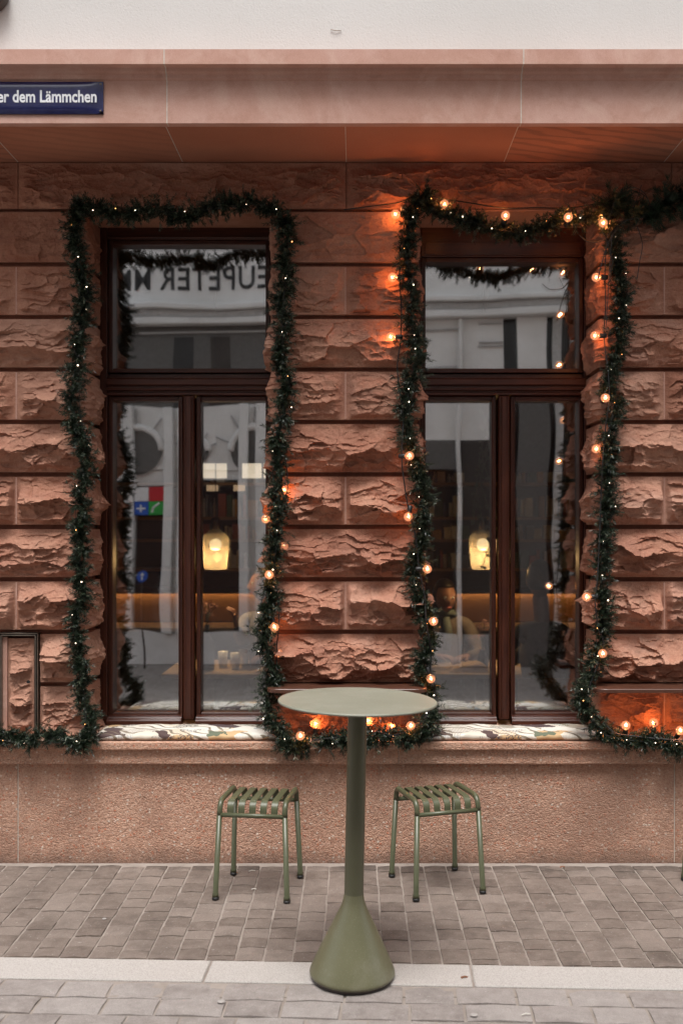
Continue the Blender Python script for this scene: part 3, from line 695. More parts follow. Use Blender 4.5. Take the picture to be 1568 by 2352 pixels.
# litter
def bit(name, px, py, kind, lb, cat, m, s=.02):
    d = EYE * FPX / (py - CY); p = Vector(((px - CX) * d / FPX, d - DW, .004)); bm = bmesh.new(); q = random.Random(int(px))
    if kind == 'leaf':
        pts = [(s * math.cos(t) * (1 + .25 * q.random()), s * .45 * math.sin(t), .004 * math.sin(3 * t)) for t in np.linspace(0, 2 * math.pi, 9)[:-1]]
        f = [bm.verts.new(v) for v in pts]; c_ = bm.verts.new((0, 0, .006))
        for i in range(8): bm.faces.new((f[i], f[(i + 1) % 8], c_))
    elif kind == 'stick': tube(bm, [(-s, 0, .001), (0, .002, .004), (s, -.001, .002)], .0022, 6)
    else: lathe(bm, [(s, 0), (s * .8, .0012), (0, .0014)], 12)
    o = tag(obj(name, bm, m, None, loc=p), lb, cat); o.rotation_euler = (0, 0, q.uniform(-.5, .5)); return o
M['dryleaf'] = plain('dry_leaf', (.20, .085, .045), .9); M['gum'] = plain('chewing_gum', (.36, .33, .31), .8); M['butt'] = plain('paper_scrap', (.66, .62, .56), .8)
bit('dry_leaf', 1065, 2247, 'leaf', 'small curled brown leaf lying on the pale kerb right of the table', 'leaf', M['dryleaf'], .014)
bit('dry_leaf', 1290, 1993, 'leaf', 'small dark dry leaf on the paving close to the plinth right of the stools', 'leaf', M['dryleaf'], .013)
bit('cigarette_end', 1207, 2334, 'stick', 'white cigarette end on the road slabs at the lower right', 'cigarette end', M['butt'], .016)
bit('paper_scrap', 578, 2003, 'stick', 'tiny white paper scrap under the left stool', 'scrap', M['butt'], .016)
bit('matchstick', 583, 2045, 'stick', 'pale matchstick between the front legs of the left stool', 'matchstick', M['butt'], .012)
bit('chewing_gum', 240, 2112, 'gum', 'flattened pale gum spot on the left paving', 'gum spot', M['gum'], .009)
bit('chewing_gum', 508, 2302, 'gum', 'flattened pale gum spot on the road slabs below the kerb joint', 'gum spot', M['gum'], .014)
bit('chewing_gum', 1088, 2333, 'gum', 'flattened pale gum spot on the road slabs right of the table base', 'gum spot', M['gum'], .013)

# ------------------------------------------------------------------ table
def gpt(px, py):
    d = EYE * FPX / (py - CY); return ((px - CX) * d / FPX, d - DW)
tb = empty('bar_table', (-.014, -DW + 3.78, 0), 0, 'tall olive green bar table with round top, slim column and cone base on the kerb', 'table')
tb.rotation_euler = (0, R(1.15), R(0))
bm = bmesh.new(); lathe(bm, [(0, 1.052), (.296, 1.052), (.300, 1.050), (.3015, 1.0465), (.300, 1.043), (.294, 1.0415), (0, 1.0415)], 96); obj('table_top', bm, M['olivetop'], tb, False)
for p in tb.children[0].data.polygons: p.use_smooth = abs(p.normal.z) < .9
bm = bmesh.new(); lathe(bm, [(.0365, .30), (.0365, .33), (.0365, 1.0412)], 40); obj('column', bm, M['olivecol'], tb, True)
bm = bmesh.new(); lathe(bm, [(0, .012), (.152, .012), (.158, .014), (.1615, .019), (.1620, .025), (.1600, .031), (.1260, .108), (.0870, .190), (.0500, .265), (.0440, .281), (.0395, .298), (.0370, .318)], 64); obj('cone_base', bm, M['olive'], tb, True)
bm = bmesh.new(); lathe(bm, [(0, .001), (.149, .001), (.152, .004), (.152, .0115), (0, .0115)], 64); obj('foot_ring', bm, M['darkmetal'], tb, False)
bm = bmesh.new(); lathe(bm, [(.036, 1.030), (.075, 1.034), (.075, 1.0413), (0, 1.0413)], 40); obj('mount_plate', bm, M['olive2'], tb, False)

# ------------------------------------------------------------------ stools
def make_stool(loc, rz, label):
    g = empty('slatted_stool', loc, rz, label, 'stool', 'olive slatted metal stools')
    Wf, Df = .166, .166      # half foot spacing (x across, y front -y / back +y)
    Wt, Dt = .152, .142; H = .455; r = .0125
    for s in (-1, 1):
        P = [(s * Wf, -Df, .012), (s * (Wt + .002), -Dt - .004, H - .075)]
        arc = [(s * Wt, -Dt + .045 - .045 * math.cos(t), H - r - .045 + .045 * math.sin(t)) for t in np.linspace(0, math.pi / 2, 7)]
        arc2 = [(s * Wt, Dt - .045 + .045 * math.sin(t), H - r - .045 + .045 * math.cos(t)) for t in np.linspace(0, math.pi / 2, 7)]
        zc = H - .075
        # side tube between the legs, then each leg its own piece
        bm = bmesh.new(); tube(bm, [(s * (Wt + .001), -Dt - .003, zc)] + arc + arc2 + [(s * (Wt + .001), Dt + .003, zc)], r, 14); obj('side_tube', bm, M['olive2'], g, True)
        for e in (-1, 1):
            bm = bmesh.new(); tube(bm, [(s * (Wt + .001), e * (Dt + .003), zc), (s * Wf, e * Df, .03), (s * Wf, e * Df, .026), (s * (Wf + .0002), e * (Df + .0002), .012)], [r, r, r * 1.18, r * 1.22], 14); lg = obj('leg', bm, M['olive2'], g, True)
            bm = bmesh.new(); lathe(bm, [(0, 0), (.0158, 0), (.0162, .003), (.0158, .012), (0, .012)], 16, s * Wf, e * Df); obj('foot_cap', bm, M['black'], lg, True)
    for e in (-1, 1):
        bm = bmesh.new(); tube(bm, [(-Wt - .002, e * (Dt + .003), zc + .002), (Wt + .002, e * (Dt + .003), zc + .002)], .0105, 12); obj('crossbar', bm, M['olive2'], g, True)
    for k in range(5):
        x = (k - 2) * .0515; w = .0155; th = .0055
        path = [(-Dt - .0, zc + .012)] + [(-Dt + .045 - .045 * math.cos(t), H - .052 + .045 * math.sin(t) - .001) for t in np.linspace(0, math.pi / 2, 8)] + [(Dt - .045 + .045 * math.sin(t), H - .052 + .045 * math.cos(t) - .001) for t in np.linspace(0, math.pi / 2, 8)] + [(Dt, zc + .012)]
        bm = bmesh.new(); rings = []
        for i, (y, z) in enumerate(path):
            a_ = path[max(i - 1, 0)]; b_ = path[min(i + 1, len(path) - 1)]; t = Vector((b_[0] - a_[0], b_[1] - a_[1])).normalized(); n = Vector((-t.y, t.x))
            rings.append([bm.verts.new((x + sx_ * w, y + n.x * o_, z + n.y * o_)) for sx_, o_ in ((-1, 0), (-1, -th), (1, -th), (1, 0))])
        for a_, b_ in zip(rings, rings[1:]):
            for j in range(4): bm.faces.new((a_[j], a_[(j + 1) % 4], b_[(j + 1) % 4], b_[j]))
        bm.faces.new(rings[0]); bm.faces.new(rings[-1][::-1]); bmesh.ops.recalc_face_normals(bm, faces=bm.faces[:])
        bmesh.ops.bevel(bm, geom=[e_ for e_ in bm.edges if abs(e_.verts[0].co.x - e_.verts[1].co.x) < 1e-6 and len(e_.link_faces) == 2 and e_.calc_face_angle(0) > 1.0], offset=.0014, segments=1, affect='EDGES')
        o = obj('slat', bm, M['olive2'], g, True); o.data.set_sharp_from_angle(angle=R(35))
    return g
feetL = [gpt(490.6, 2065), gpt(655.9, 2073), gpt(538.4, 2011), gpt(694.2, 2018)]
feetR = [gpt(967.4, 2068.7), gpt(1117.2, 2050.9), gpt(890.5, 2015.6), gpt(1032.8, 1999)]
def ctr(f): return (sum(p[0] for p in f) / 4, sum(p[1] for p in f) / 4)
cL, cR = ctr(feetL), ctr(feetR)
st1 = make_stool((cL[0], cL[1], .003), math.atan2(feetL[1][1] - feetL[0][1], feetL[1][0] - feetL[0][0]), 'olive slatted metal stool standing left of the bar table')
st2 = copy_tree(st1); st2.location = (cR[0], cR[1], .003); st2.rotation_euler.z = math.atan2(feetR[1][1] - feetR[0][1], feetR[1][0] - feetR[0][0]); st2['label'] = 'olive slatted metal stool standing right of the bar table'
p3_ = gpt(1562, 2024)
st3 = copy_tree(st1); st3.location = (cR[0] + p3_[0] - feetR[2][0], cR[1] + p3_[1] - feetR[2][1], .003); st3.rotation_euler.z = st2.rotation_euler.z; st3['label'] = 'olive metal stool at the right picture edge with only one leg in view'

# ------------------------------------------------------------------ cushions
def cushion(x0, x1, label, seed, squash):
    Y0, Y1, z0 = -.035, .235, zt + .001; H = .037; nx_, ny_ = 90, 30; V = []; F = []
    rs_ = random.Random(seed)
    e = empty('seat_cushion', ((x0 + x1) / 2, (Y0 + Y1) / 2, z0), 0, label, 'cushion', 'patterned cushions on the window sills')
    hx, hy = (x1 - x0) / 2, (Y1 - Y0) / 2
    cs = [math.pi * 2 * i / 28 for i in range(28)]
    # a rounded slab: rings of a superellipse section run along x with pinched ends
    for i in range(nx_ + 1):
        u = i / nx_ * 2 - 1; k = (1 - abs(u) ** 14) ** .5 if abs(u) < 1 else 0
        for c in cs:
            cx_, cz_ = math.cos(c), math.sin(c)
            yy = math.copysign(abs(cx_) ** .35, cx_) * hy * (.93 + .07 * k); zz = math.copysign(abs(cz_) ** .55, cz_)
            hgt = H * (.35 + .65 * k) * (1 + squash * .10 * float(fbm(np.array([u * 4 + seed]), np.array([yy * 20]), 2)[0] - .5) * 4)
            V.append((u * hx, yy + .002 * math.sin(u * 37 + c * 2), (zz * .5 + .5) * hgt if cz_ > 0 else .5 * hgt * (1 + zz)))
    n = len(cs)
    for i in range(nx_):
        for j in range(n): F.append((i * n + j, i * n + (j + 1) % n, (i + 1) * n + (j + 1) % n, (i + 1) * n + j))
    me = npmesh('cover', V, F); me.polygons.foreach_set('use_smooth', [True] * len(me.polygons)); 
    o = link('cover', me, M['fabric'], e)
    bm = bmesh.new()
    for s in (0, 1):
        pts = [V[(0 if s == 0 else nx_) * n + j] for j in range(n)]; vv = [bm.verts.new(p) for p in pts]; bm.faces.new(vv if s else vv[::-1])
    obj('end_seam', bm, M['fabric'], e)
    return e
cushion(ax(212, -.03), ax(640, -.03), 'cream and brown patterned cushion on the left window sill, striped in its middle', 3, 1)
cushion(ax(962, -.03), ax(1393, -.03), 'pale patterned cushion on the right window sill with a rumpled right end', 8, 1.4)

# ------------------------------------------------------------------ garlands
def needle_mesh(path, rad, per_m, tl, nl, npt, seed, lift=None, wid=.0011, droop=.15):
    rs_ = np.random.RandomState(seed); P = np.array([list(p) for p in path]); seg = np.linalg.norm(np.diff(P, axis=0), axis=1); L = np.concatenate([[0], np.cumsum(seg)])
    nt_ = int(L[-1] * per_m); s = rs_.uniform(0, L[-1], nt_); i = np.clip(np.searchsorted(L, s) - 1, 0, len(seg) - 1); f = (s - L[i]) / seg[i]
    C = P[i] + (P[i + 1] - P[i]) * f[:, None]; T = (P[i + 1] - P[i]) / seg[i][:, None]
    # clumpy: tuft length varies along the garland
    clump = .50 + .85 * fbm(s * 9 + seed, s * 0 + 3.3, 3, 3) + .35 * (fbm(s * 30 + seed, s * 0 + 1.3, 6, 2) - .5)
    A = rs_.normal(size=(nt_, 3)); A -= T * np.sum(A * T, 1)[:, None]; A[:, 1] -= .25; A[:, 1] = np.where(A[:, 1] > .6, -A[:, 1], A[:, 1]); A[:, 2] -= droop
    A /= np.linalg.norm(A, axis=1)[:, None]
    D = A * .85 + T * rs_.choice([-1, 1], nt_)[:, None] * rs_.uniform(.1, .8, nt_)[:, None]; D /= np.linalg.norm(D, axis=1)[:, None]
    tl_ = tl * clump * rs_.uniform(.65, 1.15, nt_) * np.where(rs_.rand(nt_) < .10, 1.4, 1.0)
    B = C + A * (rad * .15 * rs_.uniform(0, 1, nt_))[:, None]
    # needles
    k = npt; t = rs_.uniform(.0, 1, (nt_, k)) ** .8; bend = rs_.normal(size=(nt_, 3)) * .016; base = B[:, None] + D[:, None] * (t * tl_[:, None])[..., None] + bend[:, None] * (t ** 2)[..., None]
    N = rs_.normal(size=(nt_, k, 3)); N -= D[:, None] * np.sum(N * D[:, None], -1)[..., None]; N /= np.linalg.norm(N, axis=-1)[..., None] + 1e-6
    dr = D[:, None] * rs_.uniform(.7, 1.2, (nt_, k, 1)) + N * .75; dr /= np.linalg.norm(dr, axis=-1)[..., None]
    ln = nl * rs_.uniform(.7, 1.2, (nt_, k, 1)); tip = base + dr * ln; tip[..., 2] -= .001
    side = np.cross(dr, rs_.normal(size=(nt_, k, 3))); side /= np.linalg.norm(side, axis=-1)[..., None] + 1e-6; w = wid * rs_.uniform(.8, 1.4, (nt_, k, 1))
    q = np.stack([base - side * w * .6, base + side * w * .6, base + dr * ln * .6 + side * w, tip, base + dr * ln * .6 - side * w], 2).reshape(-1, 3)
    F = np.arange(len(q)).reshape(-1, 5)
    return npmesh('needles', q, F), C, T, L[-1]
def P3(pts, Y): return catmull([at(x, y, Y + (p[0] if p else 0)) for x, y, *p in pts], 5)
bulb_pts = []
def garland(name, pts, Y, label, seed, lights=True, rad=.055, per=400, tl=.053, nl=.021, npt=44, mat='needle', wid=.0011, step=.15, cat='garland', jit=.020):
    path = P3(pts, Y); rs_ = random.Random(seed)
    path = [p + Vector((rs_.uniform(-jit, jit), rs_.uniform(-.006, .006), rs_.uniform(-jit, jit))) for p in path]
    g = empty(name, path[len(path) // 2], 0, label, cat, 'fir garlands around the windows'); inv = -g.location
    me, C, T, L = needle_mesh([p + inv for p in path], rad, per, tl, nl, npt, seed, wid=wid)
    o = link('needles', me, M[mat], g); o['kind'] = 'stuff'
    bm = bmesh.new(); tube(bm, [p + inv for p in path], .010, 6); obj('wire_core', bm, M[mat], g)
    if lights:
        cable = []; s = 0.03; acc = 0; n = 0; mm = None
        for p, q in zip(path, path[1:]):
            d = (q - p).length
            while s < acc + d:
                f = (s - acc) / d; c = p.lerp(q, f); t = (q - p).normalized(); sd_ = t.cross(Vector((0, -1, 0))).normalized()
                c = c + sd_ * rs_.uniform(-.042, .042) + Vector((0, -.036 + rs_.uniform(-.016, .010), 0))
                if mm is None:
                    bm = bmesh.new(); bmesh.ops.create_icosphere(bm, subdivisions=1, radius=.0036); mm = bpy.data.meshes.new('fairy_light'); bm.to_mesh(mm); bm.free(); mm.materials.append(M['fairy'])
                    bm = bmesh.new(); bmesh.ops.create_icosphere(bm, subdivisions=1, radius=.0032); m2 = bpy.data.meshes.new('fairy_light'); bm.to_mesh(m2); bm.free(); m2.materials.append(M['fairy_o'])
                o = bpy.data.objects.new('fairy_light', m2 if rs_.random() < .18 else mm); COL.objects.link(o); o.parent = g; o.location = c + inv; o.scale = [rs_.uniform(.4, .95)] * 3
                cable.append(c + inv); s += step * rs_.uniform(.55, 1.5)
            acc += d
        if len(cable) > 2:
            bm = bmesh.new(); tube(bm, catmull([c + Vector((0, .004, 0)) for c in cable], 4), .0012, 4); obj('fairy_wire', bm, M['black'], g)
    return g
GY = .015
gA = [(-70, 1690), (-20, 1690), (30, 1690), (80, 1700), (130, 1685), (185, 1705), (208, 1665), (195, 1610), (185, 1550), (180, 1480), (178, 1420), (190, 1350), (182, 1290), (188, 1220), (185, 1150), (196, 1080), (188, 1010), (165, 950), (172, 880), (188, 800), (185, 740), (198, 680), (188, 620), (178, 560), (172, 510), (182, 478), (230, 482), (290, 490), (350, 484), (410, 500), (445, 498), (500, 472), (560, 470), (610, 478), (655, 500), (668, 540), (655, 590), (655, 650), (645, 710), (652, 770), (645, 830), (652, 880), (648, 940), (642, 1000), (640, 1060), (638, 1120), (640, 1180), (628, 1240), (622, 1310), (628, 1370), (612, 1440), (612, 1500), (628, 1560), (615, 1610), (632, 1660), (665, 1705), (715, 1700)]
gA = [(x, y, (-.075 if y > 1640 else 0)) for x, y in gA]
garland('fir_garland', gA, GY, 'green fir garland with tiny white lights framing the left window', 21, step=.23)
gB = [(735, 1705), (780, 1690), (840, 1700), (890, 1690), (940, 1695), (985, 1670), (985, 1615), (975, 1560), (972, 1510), (985, 1460), (978, 1400), (955, 1340), (958, 1280), (965, 1220), (972, 1160), (970, 1100), (952, 1050), (938, 1000), (930, 940), (940, 880), (955, 820), (952, 760), (950, 700), (938, 640), (932, 590), (935, 530), (950, 480), (970, 450), (990, 475), (1040, 495), (1090, 510), (1140, 525), (1190, 535), (1240, 525), (1290, 505), (1340, 500), (1385, 492), (1408, 530), (1412, 590), (1420, 650), (1425, 710), (1420, 780), (1405, 840), (1395, 890), (1410, 940), (1400, 1000), (1392, 1060), (1390, 1120), (1388, 1180), (1380, 1240), (1378, 1300), (1382, 1360), (1380, 1420), (1375, 1480), (1358, 1530), (1340, 1570)]
gB = [(x, y, (-.075 if y > 1640 else 0)) for x, y in gB]
garland('fir_garland', gB, GY, 'green fir garland with lights and warm bulbs framing the right window', 22)
gC = [(1335, 1580), (1340, 1620), (1365, 1660), (1410, 1690), (1460, 1700), (1510, 1695), (1560, 1715), (1620, 1700), (1680, 1705)]
garland('fir_garland', [(x, y, -.075) for x, y in gC], GY, 'short fir garland drooping over the sill under the right shelf', 23)
garland('pine_bough', [(1395, 455), (1430, 475), (1470, 490), (1510, 478), (1550, 465), (1600, 450), (1660, 455)], .0, 'thick dark pine bough with long needles at the top right corner of the right window', 24, lights=False, per=200, tl=.095, nl=.036, npt=60, mat='needle2', wid=.0012, cat='bough')

# ------------------------------------------------------------------ festoon bulbs
def bulb_light(parent, p, d, power, inv):
    d = Vector(d).normalized(); q = d.to_track_quat('Z', 'Y'); mat = Matrix.Translation(p + inv) @ q.to_matrix().to_4x4()
    so = bpy.data.objects.new('bulb_socket', SOCK); COL.objects.link(so); so.parent = parent; so.matrix_local = mat
    gb = bpy.data.objects.new('glass_bulb', GLOBE); COL.objects.link(gb); gb.parent = so
    fb = bpy.data.objects.new('filament', FIL); COL.objects.link(fb); fb.parent = so
    l = bpy.data.lights.new('bulb_glow', 'POINT'); l.energy = power; l.color = (1.0, .36, .11); l.shadow_soft_size = .006
    lo = bpy.data.objects.new('bulb_glow', l); COL.objects.link(lo); lo.parent = so
def shmesh(fn, name, m, smooth=True):
    bm = bmesh.new(); fn(bm); me = bpy.data.meshes.new(name); bm.normal_update(); bm.to_mesh(me); bm.free(); me.materials.append(m)
    if smooth: me.polygons.foreach_set('use_smooth', [True] * len(me.polygons))
    return me
SOCK = shmesh(lambda bm: lathe(bm, [(0, -.062), (.010, -.060), (.0125, -.056), (.0125, -.026), (.0095, -.022), (0, -.022)], 14), 'bulb_socket', M['black'])
GLOBE = shmesh(lambda bm: lathe(bm, [(.0088, -.0235)] + [(.0225 * math.sin(t), -.0225 * math.cos(t)) for t in np.linspace(.42, math.pi, 12)], 20), 'glass_bulb', M['bulb'])
FIL = shmesh(lambda bm: tube(bm, [(.007 * math.sin(k * 1.1), .007 * math.cos(k * 1.1), -.007 + .0018 * k) for k in range(9)], .0011, 5), 'filament', M['filament'])
def festoon(label, bulbs, cable, seed, power=.16):
    g = empty('festoon_string', at(bulbs[0][0], bulbs[0][1], -.03), 0, label, 'string lights', 'festoon strings of round warm bulbs'); inv = -g.location
    for b in bulbs:
        px, py, Y, d = b[:4]; pw = b[4] if len(b) > 4 else power
        bulb_light(g, at(px, py, Y), d, pw, inv)
    pts = catmull([at(x, y, Y) + inv for x, y, Y in cable], 5)
    bm = bmesh.new(); tube(bm, pts, .0034, 6); obj('cable', bm, M['black'], g)
    return g
# direction d points from the socket to the bulb
Lf, Rt, Up, Dn, Out = (-1, 0, 0), (1, 0, 0), (0, 0, 1), (0, 0, -1), (0, -1, .0)
festoon('string of round warm bulbs climbing between the pier and the right window',
        [(908, 492, .045, Lf, .36), (901, 637, .035, Lf, .34), (897, 774, .025, Lf, .32), (940, 1047, -.055, (1, -.6, 0)), (937, 1187, -.02, (-.2, -.3, -1)), (981, 1307, -.03, Rt), (995, 1427, -.055, (.6, -.6, 0)), (989, 1559, -.03, (.3, -.2, -1)), (943, 1667, -.10, (-.3, -1, .2), .3), (690, 1690, -.13, (-.2, -1, .3), .28), (846, 1655, .045, Up, .30), (725, 1662, .05, Up, .30), (900, 1668, .06, Up, .25)],
        [(790, 482, .07), (850, 474, .055), (910, 466, .05), (950, 455, .03), (935, 490, .03), (920, 560, .04), (917, 637, .035), (921, 700, .03), (920, 774, .025), (912, 850, .03), (925, 950, -.01), (922, 1047, -.04), (928, 1110, -.03), (937, 1165, -.02), (955, 1240, -.02), (962, 1307, -.03), (975, 1370, -.035), (978, 1427, -.05), (990, 1500, -.03), (988, 1540, -.03), (1000, 1600, -.03), (965, 1660, -.09), (900, 1690, -.09), (800, 1692, -.09), (715, 1700, -.12)], 1)
festoon('string of round warm bulbs along the top and right side of the right window',
        [(1020, 469, -.01, (-.3, -.3, 1), .5), (1160, 495, -.055, (0, -.8, .5), .4), (1304, 499, -.055, (0, -.8, .5), .4), (1384, 512, -.03, (-.4, -.5, -.6), .5), (1368, 637, .01, Lf, .4), (1365, 771, .01, Lf, .4), (1389, 914, -.055, (0, -1, .2)), (1368, 1031, -.01, (-.7, -.4, 0)), (1346, 1371, -.04, (-1, -.2, 0)), (1383, 1501, -.055, (.2, -1, 0)), (1436, 1666, -.10, (-.1, -.6, 1), .42), (1561, 1678, -.10, (.1, -.8, .8), .42), (1500, 1660, .03, Up, .22), (1640, 1670, .03, Up, .22)],
        [(985, 447, .02), (1010, 455, .01), (1090, 468, .0), (1160, 478, .0), (1230, 477, .0), (1304, 478, .0), (1380, 470, -.01), (1400, 500, -.02), (1392, 560, .0), (1388, 637, .01), (1390, 700, .0), (1386, 771, .01), (1395, 850, -.02), (1398, 914, -.03), (1390, 980, -.02), (1385, 1031, -.02), (1380, 1120, -.03), (1375, 1250, -.03), (1370, 1340, -.04), (1365, 1371, -.04), (1372, 1440, -.03), (1385, 1490, -.03), (1350, 1600, -.04), (1400, 1675, -.10), (1450, 1690, -.10), (1561, 1700, -.10), (1650, 1700, -.10)], 2)
festoon('string of round bulbs half hidden in the garland right of the left window',
        [(610, 1192, .02, (-.8, -.3, -.3), .3), (618, 1320, -.055, (.2, -1, 0), .3), (630, 1441, -.02, (.3, -.5, -1), .18), (652, 1125, .03, (.5, 0, 0), .22), (652, 1255, .05, (1, 0, 0), .15), (640, 1500, .05, (1, 0, 0), .15)],
        [(655, 1050, .02), (660, 1125, .02), (635, 1192, .02), (640, 1255, .03), (630, 1320, -.02), (640, 1380, .0), (640, 1441, -.01), (635, 1500, .02), (640, 1600, .0)], 3)
# loose coiled cables at the top right corner
cb = empty('cable_bundle', at(1400, 500, -.02), 0, 'tangle of loose black cables looping over the top right corner of the right window', 'cables'); inv = -cb.location
for k, pts in enumerate(([(1330, 540), (1350, 555), (1385, 552), (1410, 525), (1440, 505), (1475, 500)], [(1372, 640), (1385, 590), (1400, 550), (1420, 520)], [(1405, 480), (1420, 445), (1450, 430), (1480, 445), (1490, 480), (1470, 490)], [(1400, 500), (1415, 455), (1450, 438), (1485, 455), (1495, 490)], [(1378, 520), (1395, 560), (1405, 600), (1400, 640), (1412, 660)], [(1404, 540), (1400, 600), (1395, 680), (1390, 760)], [(1470, 500), (1500, 475), (1530, 450), (1570, 420)], [(1462, 520), (1474, 560), (1468, 600), (1462, 640)], [(1448, 490), (1462, 455), (1472, 425)])):
    bm = bmesh.new(); tube(bm, catmull([at(x, y, -.05 - .008 * (k % 3)) + inv for x, y in pts], 6), .0030 if k < 2 else .0020, 6); obj('cable', bm, M['black'], cb)

# ------------------------------------------------------------------ the cafe behind the glass
room = empty('cafe_room', (0, 0, 0), kind='structure')
YI = .60
boxobj('floor', M['ifloor'], room, -4, 4, YI + .002, 5.2, -.05, .02)
boxobj('ceiling', M['iwall'], room, -4, 4, YI + .002, 5.2, 3.8, 3.9)
boxobj('back_wall', M['iwall'], room, -4, 4, 4.6, 4.7, .02, 3.8)
boxobj('side_wall', M['iwall'], room, -4.1, -4.0, YI + .002, 5.2, .02, 3.8); boxobj('side_wall', M['iwall'], room, 4.0, 4.1, YI + .002, 5.2, .02, 3.8)
def IX(px, d): return (px - CX) * d / FPX
def IZ(py, d): return EYE - (py - CY) * d / FPX
D0 = 8.5; YBk = D0 - DW
nook = empty('wall_counter', (0, YBk, 0), 0, 'oak niche with a glowing light strip and counter along the back of the cafe', 'counter')
boxobj('niche_panel', M['iwarm'], nook, -3, 3.2, .45, .48, IZ(1438, D0), IZ(1366, D0) + .0)
boxobj('counter_top', M['iwood'], nook, -3, 3.2, -.05, .48, IZ(1441, D0) - .03, IZ(1441, D0))
boxobj('niche_shelf', M['iwall'], nook, -3, 3.2, .0, .48, IZ(1364, D0), IZ(1364, D0) + .04)
boxobj('light_strip', M['led'], nook, -3, 3.2, .40, .425, IZ(1364, D0) - .012, IZ(1364, D0) - .002)
boxobj('counter_front', M['iwall'], nook, -3, 3.2, .0, .48, .02, IZ(1441, D0) - .032)
# shelves with things above the niche
rk = empty('wall_shelving', (0, YBk, 0), 0, 'dark shelving full of packets above the glowing niche', 'shelving')
for py in (1110, 1190, 1242, 1310): boxobj('rack_shelf', M['iwarm'], rk, -3, 3.2, .1, .48, IZ(py, D0) - .012, IZ(py, D0) + .012)
boxobj('rack_back', M['iwall'], rk, -3, 3.2, .46, .49, IZ(1362, D0), IZ(1060, D0))
q = random.Random(3)
cols = {'ochre': (.50, .26, .06), 'cream': (.62, .55, .42), 'brick red': (.35, .08, .04), 'dark green': (.05, .10, .05), 'white': (.72, .70, .66), 'tan': (.42, .27, .15), 'slate': (.12, .13, .15)}
cm = {k: plain('shelf_' + k.replace(' ', '_'), v, .6) for k, v in cols.items()}
ordn = ['first', 'second', 'third', 'fourth', 'fifth', 'sixth', 'seventh', 'eighth', 'ninth', 'tenth', 'eleventh', 'twelfth']
for wn, x0, x1 in (('left', 452, 604), ('right', 980, 1076), ('right pane of the right', 1184, 1325)):
    for sn, py, hm in (('top', 1110, .10), ('second', 1190, .20), ('third', 1242, .13), ('lowest', 1310, .17)):
        x = x0 + q.uniform(0, 6); k = 0
        while x < x1 - 8 and k < 12:
            kd = q.choice(['box', 'box', 'book', 'jar', 'bottle']); w_ = {'box': q.uniform(12, 22), 'book': 5, 'jar': 9, 'bottle': 8}[kd]; h_ = hm * q.uniform(.6, 1) ; cn = q.choice(list(cols)); z0 = IZ(py, D0) + .0125; xc = IX(x + w_ / 2, D0); hw_ = w_ * D0 / FPX / 2
            lb = '%s %s, %s from the left on the %s cafe shelf behind the %s window' % (cn, kd, ordn[k], sn, wn)
            if kd in ('box', 'book'): e = boxobj('shelf_' + kd, cm[cn], None, xc - hw_, xc + hw_, YBk + .14, YBk + .26, z0, z0 + h_, .004)
            else:
                bm = bmesh.new(); lathe(bm, [(0, 0), (hw_, .002), (hw_, h_ * .62), (hw_ * (.45 if kd == 'bottle' else .9), h_ * .75), (hw_ * (.4 if kd == 'bottle' else .95), h_), (0, h_)], 12); e = obj('shelf_' + kd, bm, cm[cn], None, True, (xc, YBk + .20, z0))
            tag(e, lb.replace('right pane of the right window', 'right pane'), kd, 'things on the cafe back shelves'); x += w_ + q.choice([.6, 1.5, 6]); k += 1
# lit menu boards on the shelves
for i, (x0, x1, y0, y1, st) in enumerate(((466, 520, 1064, 1098, 1.6), (556, 600, 1064, 1098, 1.8), (605, 640, 1064, 1098, 1.6), (474, 500, 1112 + 2, 1128, .8), (536, 562, 1112 + 2, 1128, .8))):
    mm = emit('lit_board_%d' % i, (1.0, .82, .62) if i < 3 else (1.0, .68, .42), st * .35)
    b = boxobj('lit_picture', mm, None, IX(x0, 8.3), IX(x1, 8.3), 8.3 - DW, 8.3 - DW + .03, IZ(y1, 8.3), IZ(y0, 8.3), .003)
    tag(b, ('backlit pale picture panel above the pendant lamp, ' + ('leftmost of the upper three', 'middle of the upper three', 'rightmost of the upper three', 'left of the small lower two', 'right of the small lower two')[i]), 'picture')
# pendant lamps
def pendant(px, py, d, label):
    e = empty('pendant_lamp', (IX(px, d), d - DW, IZ(1308, d)), 0, label, 'lamp', 'amber glass pendant lamps')
    s = d / FPX
    bm = bmesh.new(); lathe(bm, [(24 * s, 0), (26 * s, 6 * s), (30 * s, 40 * s), (31 * s, 60 * s), (31 * s, 70 * s), (26 * s, 80 * s), (14 * s, 88 * s), (8 * s, 94 * s)], 40); obj('lamp_glass', bm, M['lampglass'], e, True)
    bm = bmesh.new(); lathe(bm, [(8.5 * s, 90 * s), (9 * s, 92 * s), (9 * s, 118 * s), (2 * s, 120 * s), (0, 120 * s)], 20); obj('lamp_cap', bm, M['brass'], e, True)
    bm = bmesh.new(); lathe(bm, [(14 * s * math.sin(t_), 57 * s - 14 * s * math.cos(t_)) for t_ in np.linspace(0, math.pi, 14)], 20); obj('lamp_bulb', bm, M['lampbulb'], e, True)
    bm = bmesh.new(); tube(bm, [(0, 0, 118 * s), (0, 0, 3.8 - e.location.z)], .003, 6); obj('lamp_cord', bm, M['black'], e)
    l = bpy.data.lights.new('lamp_glow', 'POINT'); l.energy = 12; l.color = (1, .66, .34); l.shadow_soft_size = .03
    lo = bpy.data.objects.new('lamp_glow', l); COL.objects.link(lo); lo.parent = e; lo.location = (0, 0, 28 * s)
pendant(495, 1250, 6.75, 'amber glass pendant lamp seen through the left window')
pendant(1108, 1245, 6.75, 'amber glass pendant lamp seen through the right window')
